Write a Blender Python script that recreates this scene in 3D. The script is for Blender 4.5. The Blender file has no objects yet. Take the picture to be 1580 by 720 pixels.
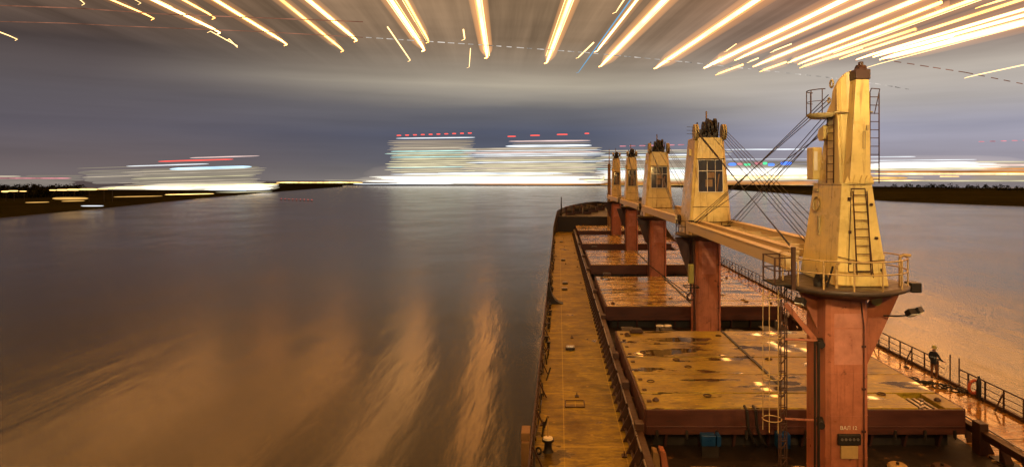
import bpy, bmesh, math, random
from mathutils import Vector, Matrix
random.seed(7)
S = bpy.context.scene
COL = S.collection
R = math.radians
E = 15.2            # eye height above the water
DK = 4.5            # main deck height
VX, VY, F = 862.0, 278.0, 1000.0    # photo pixel of the horizon point straight ahead, focal length in photo pixels

# ------------------------------------------------------------------ camera
cam = bpy.data.cameras.new('camera'); co = bpy.data.objects.new('camera', cam); COL.objects.link(co)
co.location = (0, 0, E); co.rotation_euler = (R(90), 0, 0)
cam.sensor_width = 36; cam.lens = 36*F/1580.0
cam.shift_x = (790-VX)/1580.0; cam.shift_y = (VY-360)/1580.0
cam.clip_start = .1; cam.clip_end = 30000
S.camera = co

# ------------------------------------------------------------------ view
S.view_settings.view_transform = 'Standard'; S.view_settings.look = 'None'
S.view_settings.exposure = 0.0; S.view_settings.gamma = 1.0; S.view_settings.use_curve_mapping = False

# ------------------------------------------------------------------ node helper
def N(nt, t, **kw):
    n = nt.nodes.new(t)
    for k, v in kw.items():
        if k.startswith('i_'):
            n.inputs[k[2:].replace('_', ' ')].default_value = v
        elif k.startswith('n_'):
            n.inputs[int(k[2:])].default_value = v
        else: setattr(n, k, v)
    return n
def ramp(nt, stops, interp='LINEAR'):
    r = nt.nodes.new('ShaderNodeValToRGB'); r.color_ramp.interpolation = interp
    e = r.color_ramp.elements
    while len(e) < len(stops): e.new(.5)
    for i, (p, c) in enumerate(stops):
        e[i].position = p
        e[i].color = (c, c, c, 1) if isinstance(c, (int, float)) else (c[0], c[1], c[2], 1)
    return r
def math_(nt, op, a, b=None, clamp=False):
    m = nt.nodes.new('ShaderNodeMath'); m.operation = op; m.use_clamp = clamp
    for i, v in enumerate((a, b)):
        if v is None: continue
        if isinstance(v, (int, float)): m.inputs[i].default_value = v
        else: nt.links.new(v, m.inputs[i])
    return m.outputs[0]
def mixc(nt, f, a, b, bt='MIX'):
    m = nt.nodes.new('ShaderNodeMix'); m.data_type = 'RGBA'; m.blend_type = bt
    for s, v in ((m.inputs[0], f), (m.inputs[6], a), (m.inputs[7], b)):
        if isinstance(v, (int, float)): s.default_value = v
        elif isinstance(v, tuple): s.default_value = (v[0], v[1], v[2], 1)
        else: nt.links.new(v, s)
    return m.outputs[2]

# ------------------------------------------------------------------ world: night cloud lit by the town, overhead amber added to warm the water
w = bpy.data.worlds.new('World'); S.world = w; w.use_nodes = True
nt = w.node_tree; nt.nodes.clear(); L = nt.links
out = N(nt, 'ShaderNodeOutputWorld'); bg = N(nt, 'ShaderNodeBackground')
tc = N(nt, 'ShaderNodeTexCoord'); sp = N(nt, 'ShaderNodeSeparateXYZ'); L.new(tc.outputs['Generated'], sp.inputs[0])
X, Y, Z = sp.outputs
zc = math_(nt, 'MAXIMUM', Z, 0.03)
u = math_(nt, 'DIVIDE', math_(nt, 'ADD', X, math_(nt, 'MULTIPLY', Y, .10)), zc)
v = math_(nt, 'DIVIDE', Y, zc)
el = math_(nt, 'MULTIPLY', Z, 2.0, True)
RIGHT = [(0.0, (.34, .27, .25)), (.05, (.34, .31, .36)), (.14, (.36, .35, .43)), (.22, (.45, .41, .39)), (.30, (.50, .44, .38)), (.38, (.27, .195, .16)), (.50, (.34, .19, .125)), (.60, (.55, .30, .14)), (.8, (.95, .46, .15)), (1, (.6, .27, .08))]
LEFT = [(0.0, (.17, .14, .14)), (.05, (.15, .12, .125)), (.14, (.118, .104, .125)), (.22, (.115, .10, .112)), (.28, (.11, .09, .092)), (.35, (.075, .056, .052)), (.42, (.12, .078, .056)), (.50, (.19, .115, .07)), (.60, (.30, .16, .07)), (.8, (.75, .36, .11)), (1, (.5, .22, .06))]
MID = [(0.0, (.22, .20, .19)), (.05, (.105, .110, .135)), (.14, (.090, .100, .145)), (.22, (.15, .145, .155)), (.285, (.46, .40, .31)), (.335, (.32, .26, .195)), (.42, (.27, .18, .11)), (.55, (.32, .20, .11)), (.62, (.36, .20, .09)), (.8, (.70, .34, .11)), (1, (.45, .2, .06))]
rr, rl, rm = ramp(nt, RIGHT), ramp(nt, LEFT), ramp(nt, MID)
cb = N(nt, 'ShaderNodeCombineXYZ'); L.new(math_(nt, 'MULTIPLY', X, 1.2), cb.inputs[0]); L.new(math_(nt, 'MULTIPLY', Z, 9), cb.inputs[2])
n1 = N(nt, 'ShaderNodeTexNoise', i_Scale=2.2, i_Detail=4.0, i_Roughness=.5); L.new(cb.outputs[0], n1.inputs['Vector'])
el2 = math_(nt, 'ADD', el, math_(nt, 'MULTIPLY', math_(nt, 'SUBTRACT', n1.outputs[0], .5), .05), True)
for r_ in (rr, rl, rm): L.new(el2, r_.inputs[0])
az = math_(nt, 'DIVIDE', X, math_(nt, 'MAXIMUM', math_(nt, 'ABSOLUTE', Y), .2))
mr = N(nt, 'ShaderNodeMapRange', interpolation_type='SMOOTHSTEP'); mr.inputs[1].default_value = -.75; mr.inputs[2].default_value = -.02; L.new(az, mr.inputs[0])
mr2 = N(nt, 'ShaderNodeMapRange', interpolation_type='SMOOTHSTEP'); mr2.inputs[1].default_value = .0; mr2.inputs[2].default_value = .45; L.new(az, mr2.inputs[0])
base = mixc(nt, mr2.outputs[0], mixc(nt, mr.outputs[0], rl.outputs[0], rm.outputs[0]), rr.outputs[0])
# long parallel bands of the bridge underside, put into the sky colour overhead
cb2 = N(nt, 'ShaderNodeCombineXYZ'); L.new(u, cb2.inputs[0]); L.new(math_(nt, 'MULTIPLY', v, .03), cb2.inputs[1])
n2 = N(nt, 'ShaderNodeTexNoise', i_Scale=2.6, i_Detail=6.0, i_Roughness=.62); L.new(cb2.outputs[0], n2.inputs['Vector'])
hi = N(nt, 'ShaderNodeMapRange', interpolation_type='SMOOTHSTEP'); hi.inputs[1].default_value = .15; hi.inputs[2].default_value = .23; L.new(Z, hi.inputs[0])
rib = ramp(nt, [(.30, .45), (.5, .92), (.70, 1.45)]); L.new(n2.outputs[0], rib.inputs[0])
base = mixc(nt, hi.outputs[0], base, mixc(nt, 1.0, base, rib.outputs[0], 'MULTIPLY'))
cb3 = N(nt, 'ShaderNodeCombineXYZ'); L.new(math_(nt, 'MULTIPLY', X, 2.), cb3.inputs[0]); L.new(math_(nt, 'MULTIPLY', Z, 26), cb3.inputs[2])
n3 = N(nt, 'ShaderNodeTexNoise', i_Scale=1.7, i_Detail=3.0, i_Roughness=.5); L.new(cb3.outputs[0], n3.inputs['Vector'])
rb3 = ramp(nt, [(.3, .90), (.7, 1.10)]); L.new(n3.outputs[0], rb3.inputs[0])
base = mixc(nt, 1.0, base, rb3.outputs[0], 'MULTIPLY')
sky = N(nt, 'ShaderNodeTexSky', sky_type='NISHITA', sun_disc=False, sun_elevation=R(-4), sun_rotation=R(170))
base = mixc(nt, .02, base, sky.outputs[0], 'ADD')
L.new(base, bg.inputs[0]); bg.inputs[1].default_value = 1.0
L.new(bg.outputs[0], out.inputs[0])

# ------------------------------------------------------------------ lamps: floodlights on the wheelhouse top behind the camera
def lamp(name, loc, tgt, power, col, size=.5, cone=None, blend=.5):
    l = bpy.data.lights.new(name, 'SPOT' if cone else 'AREA'); l.energy = power; l.color = col
    if cone: l.spot_size = R(cone); l.spot_blend = blend; l.shadow_soft_size = size
    else: l.size = size
    o = bpy.data.objects.new(name, l); COL.objects.link(o); o.location = loc
    o.rotation_euler = (Vector(tgt)-Vector(loc)).to_track_quat('-Z', 'Y').to_euler(); return o
WARM = (1, .60, .24)
lamp('floodlight_beam', (2.0, -3, 25), (9.5, 30, 14.0), 23000, (1, .78, .44), .3, 40)
lamp('deck_beam', (17.5, -4, 24), (14, 42, 4), 13000, (1, .58, .17), .4, 60)
lamp('side_deck_beam', (-1.5, -2, 20), (1.0, 34, 4.5), 8500, (1, .60, .17), .3, 50)
lamp('far_beam', (9, -4, 27), (9.5, 75, 10), 26000, (1, .70, .36), .4, 22)

# ------------------------------------------------------------------ materials
MATS = {}
def paint(name, col, rough=.5, metal=0, var=.25, scale=1.5, rust=0, rustcol=(.10, .035, .012), bump=.15, stretch=(1, 1, 1), streak=0, wet=0):
    m = bpy.data.materials.new(name); m.use_nodes = True; t = m.node_tree; l = t.links
    b = t.nodes['Principled BSDF']; b.inputs['Metallic'].default_value = metal
    tc = N(t, 'ShaderNodeTexCoord'); mp = N(t, 'ShaderNodeMapping'); mp.inputs['Scale'].default_value = stretch
    l.new(tc.outputs['Object'], mp.inputs[0])
    n = N(t, 'ShaderNodeTexNoise', i_Scale=scale, i_Detail=8.0, i_Roughness=.65); l.new(mp.outputs[0], n.inputs['Vector'])
    r = ramp(t, [(.25, 1-var), (.75, 1+var)]); l.new(n.outputs[0], r.inputs[0])
    c = mixc(t, 1.0, tuple(col), r.outputs[0], 'MULTIPLY')
    if rust:
        n2 = N(t, 'ShaderNodeTexNoise', i_Scale=scale*1.7, i_Detail=10.0, i_Roughness=.7); l.new(mp.outputs[0], n2.inputs['Vector'])
        r2 = ramp(t, [(.70-rust*.35, 0), (.78-rust*.28, 1)]); l.new(n2.outputs[0], r2.inputs[0])
        c = mixc(t, r2.outputs[0], c, tuple(rustcol))
    if streak:
        mp2 = N(t, 'ShaderNodeMapping'); mp2.inputs['Scale'].default_value = (6, 6, .35); l.new(tc.outputs['Object'], mp2.inputs[0])
        n3 = N(t, 'ShaderNodeTexNoise', i_Scale=1.2, i_Detail=5.0, i_Roughness=.6); l.new(mp2.outputs[0], n3.inputs['Vector'])
        r3 = ramp(t, [(.56, 0), (.72, streak)]); l.new(n3.outputs[0], r3.inputs[0])
        c = mixc(t, r3.outputs[0], c, tuple(rustcol))
    l.new(c, b.inputs['Base Color'])
    rr_ = ramp(t, [(.3, max(.03, rough-.15)), (.7, min(1, rough+.15))]); l.new(n.outputs[0], rr_.inputs[0]); l.new(rr_.outputs[0], b.inputs['Roughness'])
    b.inputs['Specular IOR Level'].default_value = .28
    if wet:
        b.inputs['Coat Weight'].default_value = wet; b.inputs['Coat Roughness'].default_value = .12
    if bump:
        bp = N(t, 'ShaderNodeBump', i_Strength=bump, i_Distance=.02); l.new(n.outputs[0], bp.inputs['Height']); l.new(bp.outputs[0], b.inputs['Normal'])
    MATS[name] = m; return m
def emit(name, col, strength, nx=0, lo=.4, zs=.0, yx=False):
    """light giving material; nx>0 breaks it up along the length"""
    m = bpy.data.materials.new(name); m.use_nodes = True; t = m.node_tree; t.nodes.clear()
    o = N(t, 'ShaderNodeOutputMaterial'); e = N(t, 'ShaderNodeEmission'); e.inputs[0].default_value = (*col, 1); e.inputs[1].default_value = strength
    if nx:
        tc = N(t, 'ShaderNodeTexCoord'); mp = N(t, 'ShaderNodeMapping'); mp.inputs['Scale'].default_value = (nx, nx, zs)
        t.links.new(tc.outputs['Object'], mp.inputs[0])
        n = N(t, 'ShaderNodeTexNoise', i_Scale=1.0, i_Detail=4.0, i_Roughness=.6); t.links.new(mp.outputs[0], n.inputs['Vector'])
        r = ramp(t, [(.3, lo*strength), (.68, strength*1.3)]); t.links.new(n.outputs[0], r.inputs[0])
        t.links.new(r.outputs[0], e.inputs[1])
    t.links.new(e.outputs[0], o.inputs[0]); MATS[name] = m; return m
def glow(name, col, strength):  # lens halo around lights, put in as an emission-only volume
    m = bpy.data.materials.new(name); m.use_nodes = True; t = m.node_tree; t.nodes.clear()
    o = N(t, 'ShaderNodeOutputMaterial'); e = N(t, 'ShaderNodeEmission'); e.inputs[0].default_value = (*col, 1); e.inputs[1].default_value = strength
    t.links.new(e.outputs[0], o.inputs['Volume']); MATS[name] = m; return m

paint('cream', (.56, .41, .135), .34, 0, .24, 1.3, .22, (.16, .08, .03), .12, streak=.8)
paint('cream_dirty', (.34, .26, .11), .45, 0, .2, 1.5, .32, (.10, .05, .02), .1, streak=.5)
paint('jib_paint', (.50, .38, .20), .45, 0, .10, .7, .10, (.25, .11, .04), .05, stretch=(1, .2, 1))
paint('oxide', (.31, .105, .055), .40, 0, .38, 1.6, .26, (.09, .028, .016), .5, streak=.7)
paint('oxide_dark', (.045, .017, .013), .45, 0, .3, 1.8, .25, (.04, .018, .012), .2)
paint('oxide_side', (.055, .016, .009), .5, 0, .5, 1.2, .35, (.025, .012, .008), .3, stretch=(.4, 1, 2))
paint('oxide_pale', (.37, .15, .10), .38, 0, .3, 2.5, .25, (.15, .045, .025), .4, streak=.5)
paint('black_gear', (.022, .016, .012), .5, .2, .3, 3, .2, (.06, .025, .01), .2)
paint('rail_paint', (.05, .022, .012), .5, 0, .3, 3, .25, (.03, .014, .01), .1)
paint('rail_pale', (.38, .25, .10), .5, 0, .2, 3, .2, (.12, .05, .02), .1)
paint('platform_paint', (.06, .04, .028), .45, 0, .4, 3, .3, (.14, .07, .03), .2)
paint('pale', (.62, .55, .42), .5, 0, .2, 2)
paint('blue_paint', (.004, .03, .09), .4, 0, .2, 2)
paint('brown_box', (.20, .115, .05), .6, 0, .3, 2, .2)
paint('hull_paint', (.03, .013, .01), .45, 0, .3, .5, .25, (.12, .045, .02), .1)
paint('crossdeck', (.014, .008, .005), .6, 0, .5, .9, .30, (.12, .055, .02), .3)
paint('wire', (.03, .022, .018), .5, .5, .2, 3, bump=0)
paint('steel', (.28, .24, .2), .35, .8, .2, 3)
paint('orange_ring', (.36, .06, .02), .4, 0, .1, 3)
paint('wood_dark', (.010, .011, .004), .9, 0, .5, .05, bump=0)
paint('bank_soil', (.014, .013, .005), .95, 0, .4, .02, bump=0)
paint('building_wall', (.30, .27, .23), .8, 0, .2, .02, bump=0)
paint('jacket', (.010, .010, .014), .7, 0, .2, 5); paint('trousers', (.13, .05, .02), .7, 0, .2, 5)
paint('skin', (.45, .25, .16), .5, 0, .05, 5, bump=0); paint('helmet', (.26, .23, .06), .35, 0, .05, 5, bump=0)
paint('reflective', (.14, .14, .12), .3, 0, .05, 5, bump=0); paint('boots', (.015, .012, .01), .5, 0, .1, 5, bump=0)

def wet_deck(name, c1, c2, puddle, pscale=(.22, .5, 1), thr=.60, dry_r=.38, pud_r=.03, seams=None, fine=6, bumpd=.5, pc=(.03, .018, .01), specular=.5, planks=.5):
    m = bpy.data.materials.new(name); m.use_nodes = True; t = m.node_tree; l = t.links; b = t.nodes['Principled BSDF']
    tc = N(t, 'ShaderNodeTexCoord')
    n = N(t, 'ShaderNodeTexNoise', i_Scale=.6, i_Detail=10.0, i_Roughness=.68); l.new(tc.outputs['Object'], n.inputs['Vector'])
    c = mixc(t, ramp_link(t, n.outputs[0], [(.35, 0), (.68, 1)]), c1, c2)
    nf = N(t, 'ShaderNodeTexNoise', i_Scale=fine, i_Detail=8.0, i_Roughness=.7)
    mpf = N(t, 'ShaderNodeMapping'); mpf.inputs['Scale'].default_value = (.45, 1.5, 1); l.new(tc.outputs['Object'], mpf.inputs[0]); l.new(mpf.outputs[0], nf.inputs['Vector'])
    c = mixc(t, ramp_link(t, nf.outputs[0], [(.40, .75), (.53, 0)]), c, (c1[0]*.25, c1[1]*.2, c1[2]*.2))
    mps = N(t, 'ShaderNodeMapping'); mps.inputs['Scale'].default_value = (.35, 1.0, 1); l.new(tc.outputs['Object'], mps.inputs[0])
    ns = N(t, 'ShaderNodeTexNoise', i_Scale=1.1, i_Detail=9.0, i_Roughness=.7, i_Distortion=.6); l.new(mps.outputs[0], ns.inputs['Vector'])
    c = mixc(t, ramp_link(t, ns.outputs[0], [(.50, 0), (.66, planks)]), c, (c1[0]*.16, c1[1]*.13, c1[2]*.12))
    vo = N(t, 'ShaderNodeTexVoronoi', i_Scale=1.3); l.new(tc.outputs['Object'], vo.inputs['Vector'])
    c = mixc(t, ramp_link(t, vo.outputs['Distance'], [(.05, .6), (.12, 0)]), c, (c1[0]*1.4, c1[1]*1.3, c1[2]*1.6))
    mp = N(t, 'ShaderNodeMapping'); mp.inputs['Scale'].default_value = pscale; l.new(tc.outputs['Object'], mp.inputs[0])
    pn = N(t, 'ShaderNodeTexNoise', i_Scale=1.0, i_Detail=4.0, i_Roughness=.55); l.new(mp.outputs[0], pn.inputs['Vector'])
    pm = ramp_link(t, pn.outputs[0], [(thr, 0), (thr+.012, 1)])
    if seams:
        w1 = N(t, 'ShaderNodeSeparateXYZ'); l.new(tc.outputs['Object'], w1.inputs[0])
        for ax, per in seams:
            fr = math_(t, 'FRACT', math_(t, 'DIVIDE', w1.outputs[ax], per))
            ln = math_(t, 'LESS_THAN', fr, .018)
            c = mixc(t, math_(t, 'MULTIPLY', ln, math_(t, 'MULTIPLY', nf.outputs[0], .8)), c, (c1[0]*1.5, c1[1]*1.5, c1[2]*2))
    c = mixc(t, math_(t, 'MULTIPLY', pm, puddle), c, pc)
    l.new(c, b.inputs['Base Color'])
    dr = ramp_link(t, nf.outputs[0], [(.3, dry_r-.1), (.7, dry_r+.14)])
    rg = mixc(t, pm, dr, (pud_r, pud_r, pud_r)); l.new(rg, b.inputs['Roughness'])
    h = mixc(t, pm, nf.outputs[0], (.5, .5, .5))
    bp = N(t, 'ShaderNodeBump', i_Strength=bumpd, i_Distance=.02); l.new(h, bp.inputs['Height']); l.new(bp.outputs[0], b.inputs['Normal'])
    b.inputs['Specular IOR Level'].default_value = specular
    MATS[name] = m; return m
def ramp_link(t, o, stops):
    r = ramp(t, stops); t.links.new(o, r.inputs[0]); return r.outputs[0]
wet_deck('hatch_paint', (.38, .27, .022), (.17, .10, .009), .92, (.30, 1.0, 1), .565, .36, .025, specular=.22, planks=.85)
wet_deck('hatch_far', (.42, .29, .04), (.22, .11, .014), .8, (.15, 1.6, 1), .56, .22, .05, planks=.9, fine=4)
wet_deck('deck_paint', (.34, .24, .022), (.10, .055, .007), .7, (.25, .25, 1), .68, .50, .16, seams=((0, 2.4), (1, 6.5)), fine=5, bumpd=.8, specular=.18, planks=.8)
wet_deck('deck_wet', (.34, .17, .035), (.24, .105, .02), .35, (.5, .5, 1), .50, .24, .10, seams=((0, 2.4), (1, 9.0)), fine=5, bumpd=.35, pc=(.2, .09, .02))

# water
m = bpy.data.materials.new('water'); m.use_nodes = True; t = m.node_tree; l = t.links; b = t.nodes['Principled BSDF']
b.inputs['Base Color'].default_value = (.012, .009, .006, 1); b.inputs['IOR'].default_value = 1.30; b.inputs['Roughness'].default_value = .22
tc = N(t, 'ShaderNodeTexCoord'); mp = N(t, 'ShaderNodeMapping'); mp.inputs['Rotation'].default_value = (0, 0, R(42)); mp.inputs['Scale'].default_value = (1.1, .16, 1)
l.new(tc.outputs['Object'], mp.inputs[0])
na = N(t, 'ShaderNodeTexNoise', i_Scale=.8, i_Detail=3.0, i_Roughness=.6, i_Distortion=.1); l.new(mp.outputs[0], na.inputs['Vector'])
nb = N(t, 'ShaderNodeTexNoise', i_Scale=.035, i_Detail=3.0, i_Roughness=.5, i_Distortion=.3); l.new(tc.outputs['Object'], nb.inputs['Vector'])
bp1 = N(t, 'ShaderNodeBump', i_Strength=.6, i_Distance=.045); l.new(na.outputs[0], bp1.inputs['Height'])
bp2 = N(t, 'ShaderNodeBump', i_Strength=.5, i_Distance=.30); l.new(nb.outputs[0], bp2.inputs['Height']); l.new(bp1.outputs[0], bp2.inputs['Normal'])
l.new(bp2.outputs[0], b.inputs['Normal'])
mp3 = N(t, 'ShaderNodeMapping'); mp3.inputs['Rotation'].default_value = (0, 0, R(35)); mp3.inputs['Scale'].default_value = (.20, .035, 1); l.new(tc.outputs['Object'], mp3.inputs[0])
nc = N(t, 'ShaderNodeTexNoise', i_Scale=1.0, i_Detail=2.5, i_Roughness=.5, i_Distortion=.2); l.new(mp3.outputs[0], nc.inputs['Vector'])
bp3 = N(t, 'ShaderNodeBump', i_Strength=.6, i_Distance=.12); l.new(nc.outputs[0], bp3.inputs['Height']); l.new(bp2.outputs[0], bp3.inputs['Normal']); l.new(bp3.outputs[0], b.inputs['Normal'])
r_ = ramp_link(t, nb.outputs[0], [(.35, .175), (.7, .21)]); l.new(r_, b.inputs['Roughness'])
MATS['water'] = m
# glass
m = bpy.data.materials.new('cab_glass'); m.use_nodes = True; b = m.node_tree.nodes['Principled BSDF']
b.inputs['Base Color'].default_value = (.03, .025, .02, 1); b.inputs['Roughness'].default_value = .06; MATS['glass'] = m

# ------------------------------------------------------------------ mesh builder
class MB:
    def __init__(s): s.v = []; s.f = []; s.sm = []
    def add(s, vs, fs, smooth=False):
        o = len(s.v); s.v += [tuple(p) for p in vs]; s.f += [tuple(o+i for i in f) for f in fs]; s.sm += [smooth]*len(fs); return s
    def box(s, x0, x1, y0, y1, z0, z1):
        return s.add([(x0, y0, z0), (x1, y0, z0), (x1, y1, z0), (x0, y1, z0), (x0, y0, z1), (x1, y0, z1), (x1, y1, z1), (x0, y1, z1)],
                     [(0, 3, 2, 1), (4, 5, 6, 7), (0, 1, 5, 4), (1, 2, 6, 5), (2, 3, 7, 6), (3, 0, 4, 7)])
    def loft(s, secs):      # secs: list of (z, x0, x1, y0, y1)
        vs = []
        for z, x0, x1, y0, y1 in secs: vs += [(x0, y0, z), (x1, y0, z), (x1, y1, z), (x0, y1, z)]
        fs = [(3, 2, 1, 0)]; k = len(secs)
        for i in range(k-1):
            a = 4*i
            for j in range(4): fs.append((a+j, a+(j+1) % 4, a+4+(j+1) % 4, a+4+j))
        a = 4*(k-1); fs.append((a, a+1, a+2, a+3)); return s.add(vs, fs)
    def rings(s, rings, smooth=False, cap=True):
        n = len(rings[0]); vs = [p for r in rings for p in r]; fs = []
        for i in range(len(rings)-1):
            for j in range(n): fs.append((i*n+j, i*n+(j+1) % n, (i+1)*n+(j+1) % n, (i+1)*n+j))
        s.add(vs, fs, smooth)
        if cap:
            s.add(rings[0], [tuple(range(n))[::-1]]); s.add(rings[-1], [tuple(range(n))])
        return s
    def tube(s, p, q, r, n=6, r2=None):
        p, q = Vector(p), Vector(q); d = (q-p)
        if d.length < 1e-6: return s
        d.normalize(); a = d.orthogonal().normalized(); b = d.cross(a); r2 = r if r2 is None else r2
        R0 = [p+(a*math.cos(2*math.pi*i/n)+b*math.sin(2*math.pi*i/n))*r for i in range(n)]
        R1 = [q+(a*math.cos(2*math.pi*i/n)+b*math.sin(2*math.pi*i/n))*r2 for i in range(n)]
        return s.rings([R0, R1], n > 5)
    def path(s, pts, r, n=6, closed=False):
        P = [Vector(p) for p in pts]; k = len(P)
        for i in range(k if closed else k-1): s.tube(P[i], P[(i+1) % k], r, n)
        return s
    def bar(s, p, q, w, h):     # rectangular bar, w sideways, h upright
        p, q = Vector(p), Vector(q); d = (q-p).normalized(); up = Vector((0, 0, 1))
        if abs(d.z) > .98: up = Vector((0, 1, 0))
        a = d.cross(up).normalized()*w/2; b = a.cross(d).normalized()*h/2
        return s.rings([[p-a-b, p+a-b, p+a+b, p-a+b], [q-a-b, q+a-b, q+a+b, q-a+b]])
    def prism(s, poly, axis, a, b):  # poly in the two other axes, extruded along axis a..b
        def pt(u, v, w): return {0: (w, u, v), 1: (u, w, v), 2: (u, v, w)}[axis]
        return s.rings([[pt(u, v, a) for u, v in poly], [pt(u, v, b) for u, v in poly]])
    def lathe(s, c, prof, n=16):   # prof: (r, z)
        return s.rings([[(c[0]+r*math.cos(2*math.pi*i/n), c[1]+r*math.sin(2*math.pi*i/n), c[2]+z) for i in range(n)] for r, z in prof], True)
    def disc(s, c, axis, r, t, n=16):
        d = Vector(axis).normalized(); c = Vector(c); return s.tube(c-d*t/2, c+d*t/2, r, n)
    def torus(s, c, axis, R_, r, n=20, k=6):
        d = Vector(axis).normalized(); a = d.orthogonal().normalized(); b = d.cross(a); c = Vector(c); o = []
        for i in range(n):
            th = 2*math.pi*i/n; e = a*math.cos(th)+b*math.sin(th)
            o.append([c+e*(R_+r*math.cos(2*math.pi*j/k))+d*r*math.sin(2*math.pi*j/k) for j in range(k)])
        o.append(o[0]); return s.rings(o, True, False)
    def part(s):
        s.marks = getattr(s, 'marks', [0]); s.marks.append(len(s.f)); return s
    def build_each(s, name, mat, parent=None, bevel=0):
        for a, b in zip(s.marks[:-1], s.marks[1:]):
            m_ = MB(); ids = sorted({i for f in s.f[a:b] for i in f}); ix = {i: k for k, i in enumerate(ids)}
            m_.add([s.v[i] for i in ids], [tuple(ix[i] for i in f) for f in s.f[a:b]]); m_.sm = s.sm[a:b]; m_.build(name, mat, parent, bevel)
    def build(s, name, mat, parent=None, bevel=0, mats=None):
        me = bpy.data.meshes.new(name); me.from_pydata(s.v, [], s.f); me.validate()
        me.materials.append(MATS[mat] if isinstance(mat, str) else mat)
        bm = bmesh.new(); bm.from_mesh(me); bmesh.ops.recalc_face_normals(bm, faces=bm.faces); bm.to_mesh(me); bm.free()
        if len(me.polygons) == len(s.sm): me.polygons.foreach_set('use_smooth', s.sm)
        o = bpy.data.objects.new(name, me); COL.objects.link(o)
        if parent: o.parent = parent
        if bevel:
            b = o.modifiers.new('bevel', 'BEVEL'); b.width = bevel; b.segments = 2; b.limit_method = 'ANGLE'
        return o
def tag(o, label=None, cat=None, group=None, kind=None):
    if label: o['label'] = label
    if cat: o['category'] = cat
    if group: o['group'] = group
    if kind: o['kind'] = kind
    return o
def empty(name, loc, label, cat, group=None):
    o = bpy.data.objects.new(name, None); COL.objects.link(o); o.location = loc; o.empty_display_size = .3
    return tag(o, label, cat, group)
def copy_part(o, parent, loc):
    c = o.copy(); COL.objects.link(c); c.parent = parent; c.location = loc; return c
def P(px, py, D):   # the point of the place seen at a photo pixel, D metres ahead
    return Vector(((px-VX)/F*D, D, E+(VY-py)/F*D))
ORD = ['first', 'second', 'third', 'fourth', 'fifth', 'sixth', 'seventh', 'eighth', 'ninth', 'tenth', 'eleventh', 'twelfth', 'thirteenth', 'fourteenth', 'fifteenth', 'sixteenth', 'seventeenth', 'eighteenth', 'nineteenth', 'twentieth', 'twenty-first', 'twenty-second', 'twenty-third', 'twenty-fourth', 'twenty-fifth', 'twenty-sixth', 'twenty-seventh', 'twenty-eighth', 'twenty-ninth', 'thirtieth']

# ================================================================== SETTING
mb = MB(); mb.add([(-14000, -600, 0), (14000, -600, 0), (14000, 16000, 0), (-14000, 16000, 0)], [(0, 1, 2, 3)])
tag(mb.build('water', 'water'), kind='structure')

for n_ in ('bank_soil', 'wood_dark'):
    MATS[n_].node_tree.nodes['Principled BSDF'].inputs['Specular IOR Level'].default_value = 0
def bank(name, pts, top, depth):
    """pts: waterline (x, y) list; land rises behind it"""
    mb = MB(); A = [(x, y, -.5) for x, y in pts]; B = [(x+dx*14, y+dy*14, 2.2) for (x, y), (dx, dy) in zip(pts, depth)]
    C_ = [(x+dx*400, y+dy*400, top) for (x, y), (dx, dy) in zip(pts, depth)]
    n = len(pts)
    vs = A+B+C_; fs = []
    for i in range(n-1): fs += [(i, i+1, n+i+1, n+i), (n+i, n+i+1, 2*n+i+1, 2*n+i)]
    mb.add(vs, fs); return tag(mb.build(name, 'bank_soil'), kind='structure')
def wl(px, py): D = E*F/(py-VY); return ((px-VX)/F*D, D)
Lp = [(-420, 200), wl(0, 337), wl(60, 331), wl(165, 321), wl(300, 307), wl(425, 296), (-500, 1500)]
bank('left_river_bank', Lp, 4, [(-1, 0), (-1, .3), (-.9, .4), (-.8, .5), (-.7, .6), (-.6, .7), (-.3, .9)])
Rp = [(600, 150), wl(1580, 318.5), wl(1480, 315), wl(1360, 310), wl(1220, 299), wl(1130, 293), wl(1000, 286.5), wl(700, 285.5), wl(430, 285.6), (-1200, 2060)]
bank('far_river_bank', Rp, 5, [(1, 0), (1, .2), (1, .4), (.9, .5), (.7, .7), (.5, .9), (0, 1), (0, 1), (0, 1), (0, 1)])

def wood(name, line, label, hmin, hmax, n, depth):
    mb = MB(); k = len(line)-1
    for i in range(n):
        t_ = random.random()*k; j = min(int(t_), k-1); f_ = t_-j
        x = line[j][0]*(1-f_)+line[j+1][0]*f_; y = line[j][1]*(1-f_)+line[j+1][1]*f_
        d = random.random()**1.3*depth[0]; x += depth[1]*d; y += depth[2]*d
        hh = random.uniform(hmin, hmax)*(.6+.4*math.sin(x*.045)+.15*math.sin(x*.17)); hh = max(hh, 2)
        for q in range(34):
            z = 1.5+hh*random.random()**.8; rr = (1-(z/(hh+2))**2)**.5 if z < hh+2 else .1
            a = random.random()*6.28; px_ = x+math.cos(a)*rr*hh*.45; py_ = y+math.sin(a)*rr*hh*.45; s_ = random.uniform(.8, 1.8)
            c = Vector((px_, py_, z)); vv = [c+Vector((random.uniform(-s_, s_), random.uniform(-s_, s_), random.uniform(-s_, s_))) for _ in range(3)]
            mb.add(vv, [(0, 1, 2)])
    return tag(mb.build(name, 'wood_dark'), label, 'trees', None, 'stuff')
wood('riverside_trees', [(-480, 400), (-365, 440), (-380, 520), (-520, 700)], 'dark mass of trees on the left river bank', 5, 10, 1100, (140, -1, .3))
wood('riverside_trees', [(760, 330), (520, 520), (480, 700), (520, 1100)], 'dark low belt of trees on the right river bank', 5, 9, 700, (120, 1, .3))

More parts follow.
